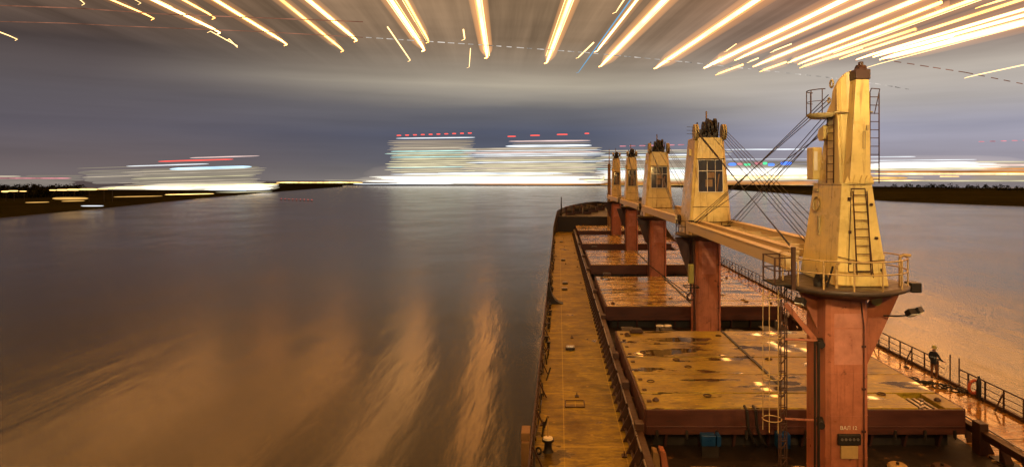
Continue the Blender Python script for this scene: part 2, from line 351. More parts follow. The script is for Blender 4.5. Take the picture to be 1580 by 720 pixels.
# ---------------------------------------------------------------- distant lit buildings: smeared town lights and walls modelled as glowing bands
emit('win_beige', (1, .84, .62), .62, .012, .55, .25)
emit('win_cream', (1, .90, .55), .85, .010, .4, .3)
emit('win_white', (.90, .95, 1), 1.2, .008, .45, .2)
emit('win_hot', (1, .95, .82), 1.5, .006, .6, .15)
emit('win_blue', (.55, .80, 1), 1.6, .01, .6, .2)
emit('win_teal', (.60, .95, .85), 1.1, .012, .5, .2)
emit('win_pink', (1, .72, .66), 1.0, .01, .5, .2)
emit('lamp_red', (1, .10, .07), 1.8); emit('lamp_amber', (1, .62, .20), 4.0, .03, .15, .02); emit('lamp_dim', (1, .55, .15), 1.2, .02, .1, .02)
emit('lamp_orange', (1, .38, .08), .8, .008, .3, .05); emit('lamp_green', (.15, 1, .45), 1.0); emit('lamp_blue', (.1, .25, 1), 1.6); emit('lamp_cyan', (.25, .75, 1), 3.0)
emit('lamp_pink', (1, .35, .40), .9, .02, .2, .02)
paint('dim_wall', (.30, .26, .22), .8, 0, .2, .02, bump=0)
def strip(x0, x1, yc, h, D, tilt=0):
    a, b_ = P(x0, yc+tilt*(x1-x0)/2, D), P(x1, yc-tilt*(x1-x0)/2, D); hh = h/F*D/2
    mb = MB(); sh = [(0, .15), (.03, .55), (.10, .85), (.3, 1), (.7, 1), (.90, .85), (.97, .55), (1, .15)]
    mb.rings([[a+(b_-a)*f_+Vector((0, .8*math.cos(q*math.pi/3), hh*k_*math.sin(q*math.pi/3))) for q in range(6)] for f_, k_ in sh]); return mb
def softlines(x0, x1, y0, y1, n, mts, rag, h=(.8, 1.8)):
    o = []
    for i in range(n):
        y = y0+(y1-y0)*(i+.5)/n; o.append((x0+rnd.uniform(-rag, rag), x1+rnd.uniform(-rag, rag), y, rnd.uniform(*h), mts[min(len(mts)-1, int(i/n*len(mts)))]))
    return o
rnd = random.Random(3)
glow('town_glow', (1, .80, .60), .005); glow('town_glow_hot', (1, .86, .66), .012)
def lit_building(name, label, cat, x0, x1, y0, D, rows, wall='building_wall', depth=30, ybot=285.5, extra=(), tilt=0, group='lit buildings across the river', halo=()):
    c = P((x0+x1)/2, ybot, D); root = empty(name, (c.x, D, 1), label, cat, group); off = Vector((c.x, D, 1))
    def B(mb, nm, mt):
        mb.v = [tuple(Vector(p)-off) for p in mb.v]; return mb.build(nm, mt, root)
    if wall:
        a, b_ = P(x0, y0, D), P(x1, y0, D); mb = MB(); mb.box(a.x, b_.x, D+3, D+depth, .5, a.z)
        if tilt: mb.v = [(p[0], p[1], p[2]+(p[0]-c.x)*tilt if p[2] > 2 else p[2]) for p in mb.v]
        if wall.startswith('wall_glow'):
            for kk, rw in enumerate(softlines(x0+4, x1-4, y0+2, ybot-3, max(4, int((ybot-y0)/5)), [wall], 14, (4, 7))): B(strip(*rw[:4], D+6+kk*.3, tilt), 'facade_glow', wall)
        else: B(mb, 'wall', wall)
    for k, (xa, xb, yc, h, mt) in enumerate(rows): B(strip(xa, xb, yc, h, D-1.2*k*.2, tilt), 'light_band', mt)
    for (xa, xb, yc, h, mt) in halo:
        a, b_ = P(xa, yc, D), P(xb, yc, D); hh = h/F*D/2; mb = MB()
        mb.rings([[a+(b_-a)*f_+Vector((0, 12*k_*math.cos(q*math.pi/8), hh*k_*math.sin(q*math.pi/8))) for q in range(16)] for f_, k_ in ((0, .1), (.04, .5), (.14, .85), (.3, 1), (.7, 1), (.86, .85), (.96, .5), (1, .1))]); B(mb, 'glow', mt)
    for (xa, xb, yc, h, mt, nm) in extra: B(strip(xa, xb, yc, h, D-3, tilt), nm, mt)
    return root
rnd = random.Random(3)
def rows(x0, x1, y0, y1, step, mts, rag=8, h=(1.2, 2.4)):
    o = []; y = y0
    while y < y1:
        o.append((x0+rnd.uniform(-rag, rag), x1+rnd.uniform(-rag, rag), y, rnd.uniform(*h), rnd.choice(mts))); y += step*rnd.uniform(.8, 1.25)
    return o
paint('wall_lit', (.55, .46, .34), .8, 0, .2, .02, bump=0)
glow('town_glow_near', (1, .86, .62), .035)
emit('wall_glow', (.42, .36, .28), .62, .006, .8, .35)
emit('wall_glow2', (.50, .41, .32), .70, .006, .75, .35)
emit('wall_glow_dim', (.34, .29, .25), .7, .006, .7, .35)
lit_building('tower_block', 'tall block of pale yellow light bands with nine red lamps along its roof', 'building', 612, 733, 215, 1850,
    rows(600, 733, 217, 232, 2.6, ['win_beige', 'wall_glow2'], 3)+rows(598, 736, 233, 266, 2.9, ['win_cream', 'win_beige', 'win_cream', 'win_teal'], 6)+[(611, 733, 212.8, 1.8, 'win_white'), (596, 700, 236, 1.2, 'win_cream'), (596, 690, 257, 1.6, 'win_cream')],
    wall='wall_glow', extra=[(613+i*12.1+(0 if i else -1), 619+i*12.1, 209-i*.4, 1.8, 'lamp_red', 'red_lamp') for i in range(10)], tilt=.012)
lit_building('wide_block', 'broad block of brighter white light bands right of the tall yellowish block', 'building', 735, 913, 226, 1800,
    rows(716, 926, 229, 268, 3.0, ['win_cream', 'win_white', 'win_beige', 'win_pink', 'win_cream'], 9, (1.2, 2.6))+[(785, 911, 217.5, 2.4, 'win_pink'), (780, 913, 225, 4.0, 'win_white'), (790, 912, 221, 1.5, 'wall_glow2')],
    wall='wall_glow2', extra=[(783, 796, 210.5, 1.7, 'lamp_red', 'red_lamp'), (818, 833, 209, 1.9, 'lamp_red', 'red_lamp'), (859, 876, 207.5, 1.9, 'lamp_red', 'red_lamp'), (902, 909, 206, 1.9, 'lamp_red', 'red_lamp')], tilt=.01)
lit_building('riverside_hall', 'long low hall of pale lit bands behind the far cranes', 'building', 917, 1110, 236, 1830,
    rows(915, 1120, 232, 270, 3.4, ['win_white', 'win_cream', 'win_beige', 'wall_glow2', 'win_teal'], 14, (1, 2.4)),
    wall='wall_glow2', extra=[(956+i*15, 966+i*15, 225.5-i*.35, 1.6, 'lamp_pink', 'red_lamp') for i in range(8)], tilt=.008)
lit_building('riverside_hall', 'long low hall of white bands seen through the wires of the nearest crane', 'building', 1112, 1255, 246, 1780,
    [(1118, 1262, 230.5, 1.8, 'win_white'), (1112, 1258, 245.5, 1.0, 'win_white'), ]+softlines(1095, 1275, 259, 278, 13, ['win_white', 'win_hot', 'win_hot', 'win_cream', 'lamp_amber', 'win_cream'], 12, (1.0, 2.2)),
    halo=[(1080, 1290, 266, 24, 'town_glow_hot')], wall='wall_glow_dim', extra=[(1124, 1136, 253.5, 5, 'lamp_blue', 'coloured_lamp'), (1137, 1146, 253, 4, 'lamp_pink', 'coloured_lamp'), (1147, 1158, 254, 4, 'lamp_green', 'coloured_lamp'), (1164, 1176, 252, 5, 'lamp_pink', 'coloured_lamp'), (1177, 1184, 252, 5, 'lamp_green', 'coloured_lamp'), (1185, 1195, 254, 5, 'lamp_blue', 'coloured_lamp'), (1204, 1222, 252, 6, 'lamp_blue', 'coloured_lamp')], tilt=.004)
lit_building('riverside_hall', 'low brilliantly lit white hall to the right of the nearest crane', 'building', 1335, 1525, 252, 1500,
    [(1330, 1413, 242, 1.4, 'win_white'), (1335, 1507, 247, 1.4, 'win_white')]+softlines(1325, 1520, 250, 262, 9, ['win_white', 'win_hot', 'win_hot', 'win_cream'], 25, (1.0, 2.2)),
    wall=None, tilt=.010, ybot=282, halo=[(1300, 1560, 256, 15, 'town_glow_hot'), (1300, 1600, 255, 32, 'town_glow')])
lit_building('riverside_hall', 'low hall with orange bands and pink lamps at the far right', 'building', 1500, 1640, 249, 1560,
    [(1497, 1660, 249.5, 1.8, 'win_cream'), (1500, 1660, 254.5, 3, 'win_pink'), (1500, 1660, 260.5, 3.5, 'lamp_orange')],
    wall='wall_glow2', extra=[(1510+i*17, 1519+i*17, 218.5-i*.5, 1.5, 'lamp_pink', 'red_lamp') for i in range(5)], ybot=282)
lit_building('quay', 'brightest white floodlit strip along the waterline in the middle distance', 'quay', 560, 940, 275, 1700,
    softlines(640, 890, 266, 272, 5, ['win_white', 'win_cream'], 45, (.8, 1.8))+softlines(575, 925, 272, 283, 9, ['win_hot'], 40, (1.4, 2.4))+[(545, 700, 283.6, 1.6, 'win_white'), (730, 935, 284, 2.0, 'lamp_orange'), (900, 960, 278, 1.8, 'lamp_amber')],
    wall=None, depth=8, ybot=286, halo=[(545, 960, 277, 17, 'town_glow_hot'), (560, 960, 268, 40, 'town_glow')])
lit_building('quay', 'thin amber line of quay lights running left from the white floodlit strip', 'quay', 426, 560, 281, 1700,
    [(426, 560, 281.6, 1.8, 'lamp_amber'), (500, 600, 278.2, 1.0, 'win_beige')], wall=None, ybot=286)
lit_building('quay', 'orange and amber lamp strip along the far bank behind the crane wires', 'quay', 935, 1262, 281, 1500,
    softlines(935, 1262, 279, 286, 5, ['lamp_orange', 'lamp_orange', 'lamp_dim'], 12, (1.0, 1.8))+softlines(925, 1110, 263, 279, 11, ['win_white', 'win_hot', 'win_hot', 'win_cream'], 14, (1.0, 2.0)), wall=None, ybot=287, halo=[(920, 1270, 270, 26, 'town_glow_hot')])
lit_building('quay', 'golden lamp line along the dark bank at the far right', 'quay', 1345, 1640, 270, 1050,
    [(1345, 1640, 278.8, 1.7, 'lamp_amber'), (1400, 1660, 279, 2.2, 'win_cream'), (1340, 1660, 268.2, 2.4, 'lamp_amber'), (1350, 1660, 264.8, 3.6, 'lamp_orange'), (1400, 1425, 273.5, 2, 'win_beige'), (1450, 1480, 272.3, 1.6, 'lamp_amber'), (1340, 1400, 274.5, 4, 'lamp_dim')], wall=None, ybot=283)
# left bank buildings
lit_building('apartment_block', 'lit riverside block with teal bands and a red and white roof line', 'building', 212, 400, 256, 1150,
    rows(190, 398, 259, 284, 3.2, ['win_teal', 'win_beige', 'win_cream', 'wall_glow'], 14, (1, 2.0))+[(195, 322, 254.6, 1.6, 'win_white'), (262, 388, 259, 4.5, 'win_blue'), (244, 360, 247.4, 1.8, 'lamp_red'), (293, 400, 242, 1.8, 'win_pink')], wall='wall_glow', ybot=290, tilt=.03)
lit_building('apartment_block', 'dim grey block with faint bands left of the teal lit block', 'building', 130, 225, 261, 1200,
    rows(130, 225, 258, 276, 4, ['wall_glow', 'win_beige', 'wall_glow_dim'], 16, (.8, 1.6)), wall='wall_glow_dim', ybot=286, tilt=.03)
lit_building('riverside_terrace', 'brightly lit white terrace at the left bank waterline', 'terrace', 240, 425, 286, 800,
    [(178, 430, 286.6, 2.6, 'lamp_amber'), (225, 420, 289.5, 2.0, 'win_hot'), (300, 430, 287.2, 1.8, 'win_hot'), (315, 422, 291.2, 1.8, 'win_hot'), (240, 400, 285, 1.4, 'win_cream'), (280, 410, 282.5, 1.4, 'win_beige'), (320, 418, 292.8, 2.6, 'win_white'), (160, 250, 295.5, 2.4, 'lamp_dim'), (225, 300, 296, 1.6, 'win_cream'), (268, 330, 289.8, 2.6, 'win_teal'), (330, 380, 294.5, 1.8, 'win_blue')], halo=[(215, 432, 289, 13, 'town_glow_near'), (150, 300, 291, 9, 'town_glow_near')], wall=None, ybot=297, tilt=.022)
lit_building('hilltop_houses', 'faint row of lit houses at the far left skyline', 'houses', -60, 130, 270, 1250,
    [(-60, 32, 272, 2.2, 'win_beige'), (-60, 110, 275, 2.0, 'lamp_pink'), (40, 128, 271, 1.4, 'wall_glow')], wall='wall_glow_dim', ybot=290)
k = 0
for (xa, xb, y_, h) in ((3, 12, 295.4, 2.4), (13, 27, 294.6, 2.0), (31, 40, 295, 1.4), (77, 86, 293.3, 1.8), (88, 104, 293, 2.6), (104, 122, 292.6, 3.0), (122, 150, 292, 2.8), (152, 166, 291.6, 1.4), (168, 176, 290.6, 1.8)):
    D = 390; mb = strip(xa, xb, y_, h, D); c = P((xa+xb)/2, y_, D); mb.v = [tuple(Vector(p)-Vector((c.x, D, 0))) for p in mb.v]
    root = empty('street_lamp', (c.x, D, 0), 'amber bank lamp glowing among the left trees, %s from the left' % ORD[k], 'lamp', 'amber lamps among the trees on the left bank')
    mb.build('lamp_head', 'lamp_amber', root); MB().tube((0, .8, 1), (0, .8, c.z), .12).build('pole', 'black_gear', root); k += 1
for (xa, xb, y_, h, mt, lb) in ((126, 159, 317.5, 1.8, 'win_white', 'small white jetty light low on the left bank by the water'), (82, 135, 306, 4, 'lamp_dim', 'dim yellow glow strip for lit greenery on the left bank below the lamps'), (0, 14, 319, 5, 'lamp_dim', 'dim yellow glow on the near left bank at the photo edge')):
    D = 330; c = P((xa+xb)/2, y_, D); mb = strip(xa, xb, y_, h, D, -.0); mb.v = [tuple(Vector(p)-Vector(c)) for p in mb.v]  # lit greenery and bank glow given as emissive strips
    o = mb.build('bank_light', mt); o.location = c; tag(o, lb, 'light')
for i, (x0_, x1_, yy_, D, mt, lb) in enumerate(((176, 250, 303, 470, 'lamp_dim', 'dim golden light on the left bank just above the waterline'), (255, 330, 299.5, 560, 'lamp_amber', 'golden light strip on the left bank waterline below the teal lit block'), (330, 420, 296.2, 680, 'win_cream', 'pale light strip at the tip of the left bank'), (40, 75, 312, 350, 'lamp_dim', 'dim golden glow on the near left bank below the lamp row'), (96, 130, 310, 350, 'lamp_dim', 'second dim golden glow on the left bank above the small jetty light'))):
    c = P((x0_+x1_)/2, yy_, D); mb = strip(x0_, x1_, yy_, 1.4, D, .02); mb.v = [tuple(Vector(p)-c) for p in mb.v]
    o = mb.build('bank_light', mt); o.location = c; tag(o, lb, 'light')
# red buoys
for i in range(9):
    px = 434+i*5.9; py = 308.5+.25*i; D = E*F/(py-VY); x = (px-VX)/F*D
    root = empty('buoy', (x, D, 0), 'small red lit buoy on open water, one of a row of nine', 'buoy', 'row of red lit buoys on the water')
    MB().lathe((0, 0, 0), [(.5, -.1), (.55, .3), (.15, .5), (.12, .9)], 8).build('float', 'black_gear', root)
    MB().lathe((0, 0, .9), [(.16, 0), (.22, .2), (.1, .45)], 8).build('lamp', 'lamp_red', root)

# ---------------------------------------------------------------- overhead light streaks: exposure trails of bridge lights, modelled as glowing tubes
emit('streak_soft', (1, .38, .08), 8.0, .006, .3, .006); emit('streak_core', (1, .36, .072), 16.0, .006, .35, .006); emit('streak_thin', (1, .62, .24), 3.4); emit('streak_white', (1, .42, .115), 18.0, .006, .4, .006); emit('streak_cyan', (.18, .55, .9), .85)
glow('glow_inner', (1, .46, .11), .040); glow('glow_outer', (1, .40, .11), .010); glow('glow_small', (1, .50, .16), .02)
H_ST = 150.0; SC = H_ST/30
# end (x, y) -> other (x, y) in the photo, core width in photo pixels, open at top (runs on overhead), kind
ST = [
 (27, 60, 0, 50, 3.5, 1, 't'), (131, 5, 120, -3, 3.5, 1, 't'), (238, 28, 172, 0, 5, 1, 'c'), (218, 4, 205, -2, 2.5, 1, 't'), (340, 50, 236, 0, 7, 1, 'w'), (332, 27, 283, 0, 6, 1, 'c'),
 (443, 68, 332, 0, 7, 1, 'c'), (530, 78, 434, 0, 6, 1, 'c'), (551, 62, 476, 0, 7.5, 1, 'c'), (655, 77, 603, 0, 8.5, 1, 'w'), (662, 64, 626, 0, 6, 1, 'c'),
 (752, 88, 738, 0, 9, 1, 'c'), (844, 96, 880, 0, 8, 1, 'c'), (928, 101, 1026, 0, 8.5, 1, 'c'), (922, 78, 983, 0, 5, 1, 'w'), (893, 111, 973, 0, 2.6, 1, 'b'), (951, 18, 963, 0, 4, 1, 't'),
 (1013, 104, 1168, 0, 9, 1, 'c'), (1090, 103, 1302, 0, 9, 1, 'w'), (1138, 91, 1345, 0, 7, 1, 'c'), (1166, 101, 1415, 0, 8, 1, 'c'), (1220, 95, 1452, 4, 7, 0, 'c'), (1236, 97, 1500, 0, 7, 1, 'c'),
 (1238, 103, 1412, 45, 5, 0, 'c'), (1300, 89, 1575, 0, 6, 1, 'c'), (1326, 90, 1600, 9, 6, 1, 'w'), (1352, 86, 1600, 18, 8, 1, 'w'), (1362, 90, 1600, 30, 11, 1, 'w'),
 (1340, 103, 1600, 34, 2.0, 1, 't'), (1492, 119, 1600, 96, 3, 1, 't'), (1512, 10, 1560, -4, 5, 1, 'c'),
 (1108, 114, 1146, 100, 4, 0, 'c'), (1157, 95, 1170, 90, 3.5, 0, 't'), (1176, 109, 1213, 96, 4.5, 0, 'c'), (1193, 79, 1221, 68, 3.5, 0, 't'), (893, 88, 916, 66, 3.5, 0, 't'),
 (353, 60, 366, 73, 2.6, 0, 't'), (324, 48, 366, 71, 2.6, 0, 't'), (633, 93, 598, 42, 3.0, 0, 't'), (717, 60, 715, 46, 4, 0, 't'), (724, 103, 726, 75, 1.8, 0, 't'), (1122, 78, 1136, 68, 2, 0, 't'), (1280, 90, 1330, 74, 4, 0, 'c'), (1385, 78, 1470, 56, 5, 0, 'w')]
SHORT = ['short amber dash of light below the long streaks left of the nearest crane', 'tiny amber dash touching the start of a long streak', 'short amber dash just above left of the nearest crane top', 'short pale dash between long streaks above the cranes', 'short pink white dash beside the cyan line']
longs = sorted([s for s in ST if s[5]], key=lambda s: s[2]); shorts = [s for s in ST if not s[5]]
srd = random.Random(9)
def streak(s, label, group):
    x0, y0, x1, y1, wpx, run, kd = s
    D0 = H_ST*F/(VY-y0); D1 = H_ST*F/(VY-y1); a = Vector(((x0-VX)/F*D0, D0, E+H_ST)); b_ = Vector(((x1-VX)/F*D1, D1, E+H_ST))
    d = (b_-a)
    if run: b_ = a+d*((D0+30*SC)/(D0-D1)) if run else b_
    r = wpx/F*D0/2*.50
    root = empty('light_streak', tuple(a), label, 'light streak', group)
    e = b_-a; mt = {'c': 'streak_core' if wpx > 6.5 else 'streak_soft', 'w': 'streak_white', 't': 'streak_thin', 'b': 'streak_cyan'}[kd]
    mb = MB(); q = e.normalized(); o0 = Vector((0, 0, 0))
    # faint wobble at the far end, then a straight run
    p0 = Vector((-.7, .2, -.35))*SC; p1 = Vector((-.05, 0, -.12))*SC if e.length > 6 else o0
    mb.tube(p0, p1, r*.25, 8, r*.45); mb.tube(p1, e*.02+o0, r*.45, 8, r*.75); mb.tube(e*.02, e*.12, r*.75, 8, r*.9); mb.tube(e*.12, e, r*.9, 8, r)
    mb.build('glowing_core', mt, root)
    if kd in 'cw' and run:
        for q_ in range(2):
            of = Vector((srd.choice((-1, 1))*srd.uniform(1.3, 2.6)*r, 0, srd.uniform(-1, 1)*r)); fa, fb = srd.uniform(.0, .12), srd.uniform(.3, 1)
            MB().tube(e*fa+of, e*fb+of*1.1, r*srd.uniform(.10, .28), 6).build('side_strand', 'streak_thin', root)
    if kd in 'cw':
        MB().tube(-q*.6, e*.05, r*.9, 14, r*2.0).tube(e*.05, e, r*2.0, 14, r*2.2).build('glow', 'glow_inner', root)
        MB().tube(-q*1.2, e*.06, r*1.2, 16, r*4.4).tube(e*.06, e, r*4.4, 16, r*5.6).build('wide_glow', 'glow_outer', root)
    elif kd == 't':
        MB().tube(-q*.4, e, r*2.2, 12).build('glow', 'glow_small', root)
for i, s in enumerate(longs):
    if s[6] == 'b': lb = 'thin cyan light streak crossing the amber ones above the far cranes'
    else: lb = '%s light streak leaving the photo top or right edge, %s from the left' % ({'c': 'thick amber', 'w': 'broad white-hot', 't': 'thin amber'}[s[6]], ORD[i])
    streak(s, lb, 'light streaks running overhead')
shorts = sorted(shorts, key=lambda s: s[0])
for i, s in enumerate(shorts):
    streak(s, 'short separate dash of light overhead, %s short dash from the left' % ORD[i], 'short dashes of light overhead')
# thin and dashed lines of trailed light, modelled as glowing tubes
emit('trail_white', (1, .90, .80), .7, .25, .05, .25); emit('trail_red', (1, .42, .25), .32, .08, .1, .08)
def string(pts, D, wpx, mt, label, dash=None):
    root_loc = P(*pts[0], D); mb = MB(); Q = [P(x, y, D)-root_loc for x, y in pts]
    for a, b_ in zip(Q[:-1], Q[1:]):
        L_ = (b_-a).length; d = (b_-a).normalized()
        if dash:
            s_ = 0
            while s_ < L_: mb.tube(a+d*s_, a+d*min(L_, s_+dash*random.uniform(.45, .75)), wpx/F*D/2, 5).part(); s_ += dash
        else: mb.tube(a, b_, wpx/F*D/2, 5).part()
    o = empty('light_line', root_loc, label, 'light string'); mb.build_each('lamp', mt, o); return o  # each segment is a piece of light trail
string([(565, 58), (750, 70), (900, 81), (1060, 96), (1180, 109), (1290, 121), (1350, 129), (1402, 138)], 190, 1.3, 'trail_white', 'dashed white line of trailed light sweeping right towards the nearest crane', 3.0)
string([(-20, 33), (100, 36), (200, 41), (400, 49), (560, 58)], 190, 1.2, 'trail_red', 'thin reddish line of light at the upper left')
string([(-20, 8), (120, 13), (250, 22), (560, 34)], 190, 1.6, 'trail_red', 'upper faint red line of light at the top left corner')
string([(1360, 92), (1400, 98), (1490, 112), (1600, 134)], 200, 1.4, 'trail_red', 'faint dashed pink line of trailed light at the upper right', 4.0)

# ================================================================== THE SHIP
YB0, YT = 120.0, 165.0
XC = 9.8; HB = 10.9
def halfb(y):
    if y < YB0: return HB
    t_ = min(1, (y-YB0)/(YT-YB0)); return HB*max(0, 1-t_*t_)**.7
ys = [-12, 0, 20, 40, 60, 80, 100, 110, 120]+[120+i*2.5 for i in range(1, 18)]+[164.6, 165]
ship = empty('cargo_ship', (XC, 0, 0), 'long rust coloured cargo ship with five cranes seen from its bridge', 'ship')
def dk(y): return DK
def sheer(y): return 0 if y < 134 else (y-134)/31*.9
# hull
mb = MB()
for sd in (-1, 1):
    vs = []
    for y in ys:
        h = halfb(y); top = DK-.004 if y < 134 else 7.8+sheer(y)
        fl = 1 if y < 120 else 1-.35*(y-120)/45
        vs += [(sd*h*fl*.985, y if y < 150 else y-(y-150)*.25, -1), (sd*h, y, DK-.3), (sd*h, y, top), (sd*(h-.25 if h > .3 else 0), y, top)]
    fs = []
    for i in range(len(ys)-1):
        for j in range(3): fs.append((4*i+j, 4*i+4+j, 4*i+5+j, 4*i+1+j))
    mb.add(vs, fs)
mb.build('hull', 'hull_paint', ship)
# decks: left side deck, right (wet) side deck, cross deck in the middle
def deckstrip(x0, x1, y0, y1, z, mat, name, step=4):
    mb = MB(); yy = [y0+(y1-y0)*i/24 for i in range(25)]; vs = []; fs = []
    for y in yy:
        h = halfb(y)-.02; vs += [(max(x0-XC, -h), y, z), (min(x1-XC, h), y, z)]
    for i in range(24): fs.append((2*i, 2*i+1, 2*i+3, 2*i+2))
    mb.add(vs, fs); return mb.build(name, mat, ship)
deckstrip(-1.3, 3.0, -12, 134, DK, 'deck_paint', 'side_deck')
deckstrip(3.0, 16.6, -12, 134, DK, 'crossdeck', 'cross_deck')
deckstrip(16.6, 21, -12, 134, DK, 'deck_wet', 'side_deck')
# forecastle
mb = MB(); vs = []; fs = []
yy = [134+i*31/24 for i in range(25)]
for y in yy: h = max(0, halfb(y)-.02); vs += [(-h, y, 7.7+sheer(y)), (h, y, 7.7+sheer(y))]
for i in range(24): fs.append((2*i, 2*i+1, 2*i+3, 2*i+2))
mb.add(vs, fs); h = halfb(134); mb.box(-h+.02, h-.02, 134, 134.3, DK, 7.69); mb.build('forecastle', 'black_gear', ship)
mb = MB()
for sd in (-1, 1):
    for a, b_ in zip(yy[:-1], yy[1:]):
        za, zb = 7.8+sheer(a), 7.8+sheer(b_); ha, hb = halfb(a), halfb(b_)
        mb.add([(sd*ha, a, za), (sd*hb, b_, zb), (sd*hb, b_, zb+1.1), (sd*ha, a, za+1.1), (sd*(ha-.12), a, za), (sd*max(0, hb-.12), b_, zb), (sd*max(0, hb-.12), b_, zb+1.1), (sd*(ha-.12), a, za+1.1)],
               [(0, 1, 2, 3), (4, 5, 6, 7), (3, 2, 6, 7)])
mb.build('bulwark', 'black_gear', ship)
# bulwark rise where the side deck meets the forecastle
mb = MB()
for sd in (-1, 1):
    for i in range(12):
        a = 112+i*22/12; b_ = 112+(i+1)*22/12; za = DK+4.3*((a-112)/22)**1.6; zb = DK+4.3*((b_-112)/22)**1.6; ha, hb = halfb(a), halfb(b_)
        mb.add([(sd*ha, a, DK-.1), (sd*hb, b_, DK-.1), (sd*hb, b_, zb), (sd*ha, a, za), (sd*(ha-.1), a, DK-.1), (sd*(hb-.1), b_, DK-.1), (sd*(hb-.1), b_, zb), (sd*(ha-.1), a, za)], [(0, 1, 2, 3), (4, 5, 6, 7), (3, 2, 6, 7)])
mb.build('side_bulwark', 'black_gear', ship)
# waterway kerb along both deck edges
for sd in (-1, 1):
    MB().box(sd*(HB-.06)-.07, sd*(HB-.06)+.07, -12, 119, DK-.35, DK+.16).build('deck_kerb', 'rail_paint', ship)
# dark shipside coaming pads / lifting eyes on the side deck
pg = random.Random(4)
for i in range(26):
    y = 21+i*3.9+pg.uniform(-.6, .6); x = pg.choice((-.7, -.35, 2.3, 2.55, .9, 17.3, 19.9))-XC
    MB().box(x-.10, x+.10, y-.14, y+.14, DK, DK+.05).torus((x, y, DK+.12), (1, 0, 0), .08, .02, 10, 4).build('pad_eye', 'rail_paint', ship)
MB().tube((2.85-XC, 14, DK+.12), (2.85-XC, 118, DK+.12), .06, 6).build('fire_main', 'rail_paint', ship)
# ---------------------------------------------------------------- hatches
HY = [(25.8, 39.1), (46.8, 61.2), (69.8, 84.0), (93.0, 107.5), (117.0, 130.5)]
HX0, HX1 = 3.5, 16.1; HT = E-9.07
HL = ['nearest wet hatch cover with puddles, beside the nearest crane column', 'second nearest hatch cover, glossy planks of light behind the second crane', 'third hatch cover, midway along the deck by the third crane', 'fourth hatch cover towards the bow, before the fifth crane', 'farthest narrow looking hatch cover just before the forecastle']
for k, (y0, y1) in enumerate(HY):
    root = empty('cargo_hatch', (XC, y0, DK), HL[k], 'hatch cover', 'cargo hatches down the middle of the deck'); hx = (HX1-HX0)/2; L_ = y1-y0; zt = HT-DK
    n = 5 if k == 0 else 7; ed = [0, 1.85, 4.5, 7.5, 10.4, L_] if k == 0 else [L_*i/n for i in range(n+1)]
    for i in range(n):
        mb = MB(); a, b_ = ed[i]+.04, ed[i+1]-.04
        if k == 0 and i == 0:
            mb.box(-hx, 4.55, a, b_, .98, zt); mb.box(5.6, hx, a, b_, .98, zt); mb.box(4.55, 5.6, a, b_, .98, zt-.28)
        else: mb.box(-hx, hx, a, b_, .98, zt+.012*(i % 2))
        mb.build('cover_panel', 'hatch_paint' if k == 0 else 'hatch_far', root, .03)
        if k == 0 and i == 0:
            g = MB()
            for q in range(4): g.box(4.62+q*.25, 4.74+q*.25, .2, 1.6, zt-.28, zt-.12)
            for q in range(3): g.tube((4.7+q*.3, .3+q*.4, zt-.1), (5.0+q*.2, .5+q*.4, zt-.1), .06)
            g.build('locking_gear', 'steel', root)
    # red side skirt of the cover, butted in front of the panels
    s_ = MB(); s_.box(-hx-.02, hx+.02, -.09, .03, .62, zt-.03); s_.box(-hx-.02, hx+.02, -.12, -.09, .90, .97); s_.box(-hx-.02, hx+.02, L_, L_+.06, .62, zt-.03)
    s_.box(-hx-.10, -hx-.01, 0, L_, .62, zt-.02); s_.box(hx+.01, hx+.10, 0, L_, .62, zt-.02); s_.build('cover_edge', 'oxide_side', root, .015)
    c_ = MB(); c_.box(-hx+.35, hx-.35, .45, L_-.3, 0, .97); c_.build('coaming', 'black_gear', root)
    mbs = MB(); mbs.box(-.05, .05, .1, .44, 0, .62)
    st = None
    for i in range(9):
        x = -hx+.8+i*(2*hx-1.6)/8
        if st is None: st = MB().add([(-.05, .06, .6), (.05, .06, .6), (.05, .44, .6), (-.05, .44, .6), (-.05, .30, 0), (.05, .30, 0), (.05, .44, 0), (-.05, .44, 0)], [(0, 1, 2, 3), (4, 5, 6, 7), (0, 1, 5, 4), (1, 2, 6, 5), (2, 3, 7, 6), (3, 0, 4, 7)]).build('coaming_stay', 'oxide_dark', root); st.location = (x, 0, 0)
        else: copy_part(st, root, (x, 0, 0))
    if k == 0:
        for i in range(11):
            x = -hx+.4+i*1.18; cm = MB(); cm.box(x-.05, x+.05, -.16, -.091, .50, .80); cm.tube((x, -.15, .45), (x, -.15, .60), .03, 6); cm.build('cleat', 'black_gear', root)
        for i in range(9):
            y = .8+i*1.45; cm = MB(); cm.box(-hx-.2, -hx-.101, y-.05, y+.05, .5, .85); cm.box(-hx+.12, -hx+.3, y-.1, y+.1, zt+.001, zt+.05); cm.build('cleat', 'rail_paint', root)
        for hx_ in (-2.35, -2.0): MB().path([(hx_, .2, zt+.03), (hx_, -.16, zt-.05), (hx_+.05, -.17, .9), (hx_+.28, -.1, .35), (hx_+.5, .1, .1)], .06, 6).build('hose', 'black_gear', root)
    j = MB(); j.box(-.07, .07, 2.5 if k == 0 else .3, L_-.1, zt+.013, zt+.05); j.build('centre_joint', 'black_gear', root)
    if k < 2:
        p_ = MB()
        for q in range(16):
            x = random.uniform(-hx+.5, hx-.5); y = random.uniform(.5, L_-.5); p_.torus((x, y, zt+.02), (0, 0, 1), .16, .03, 12, 5)
        for q in (-1, 1):
            for e_ in (0.9, L_-1): p_.lathe((q*(hx-.5), e_, zt+.012), [(.14, 0), (.14, .05), (.06, .12)], 10)
        p_.build('lashing_ring', 'rail_paint', root)
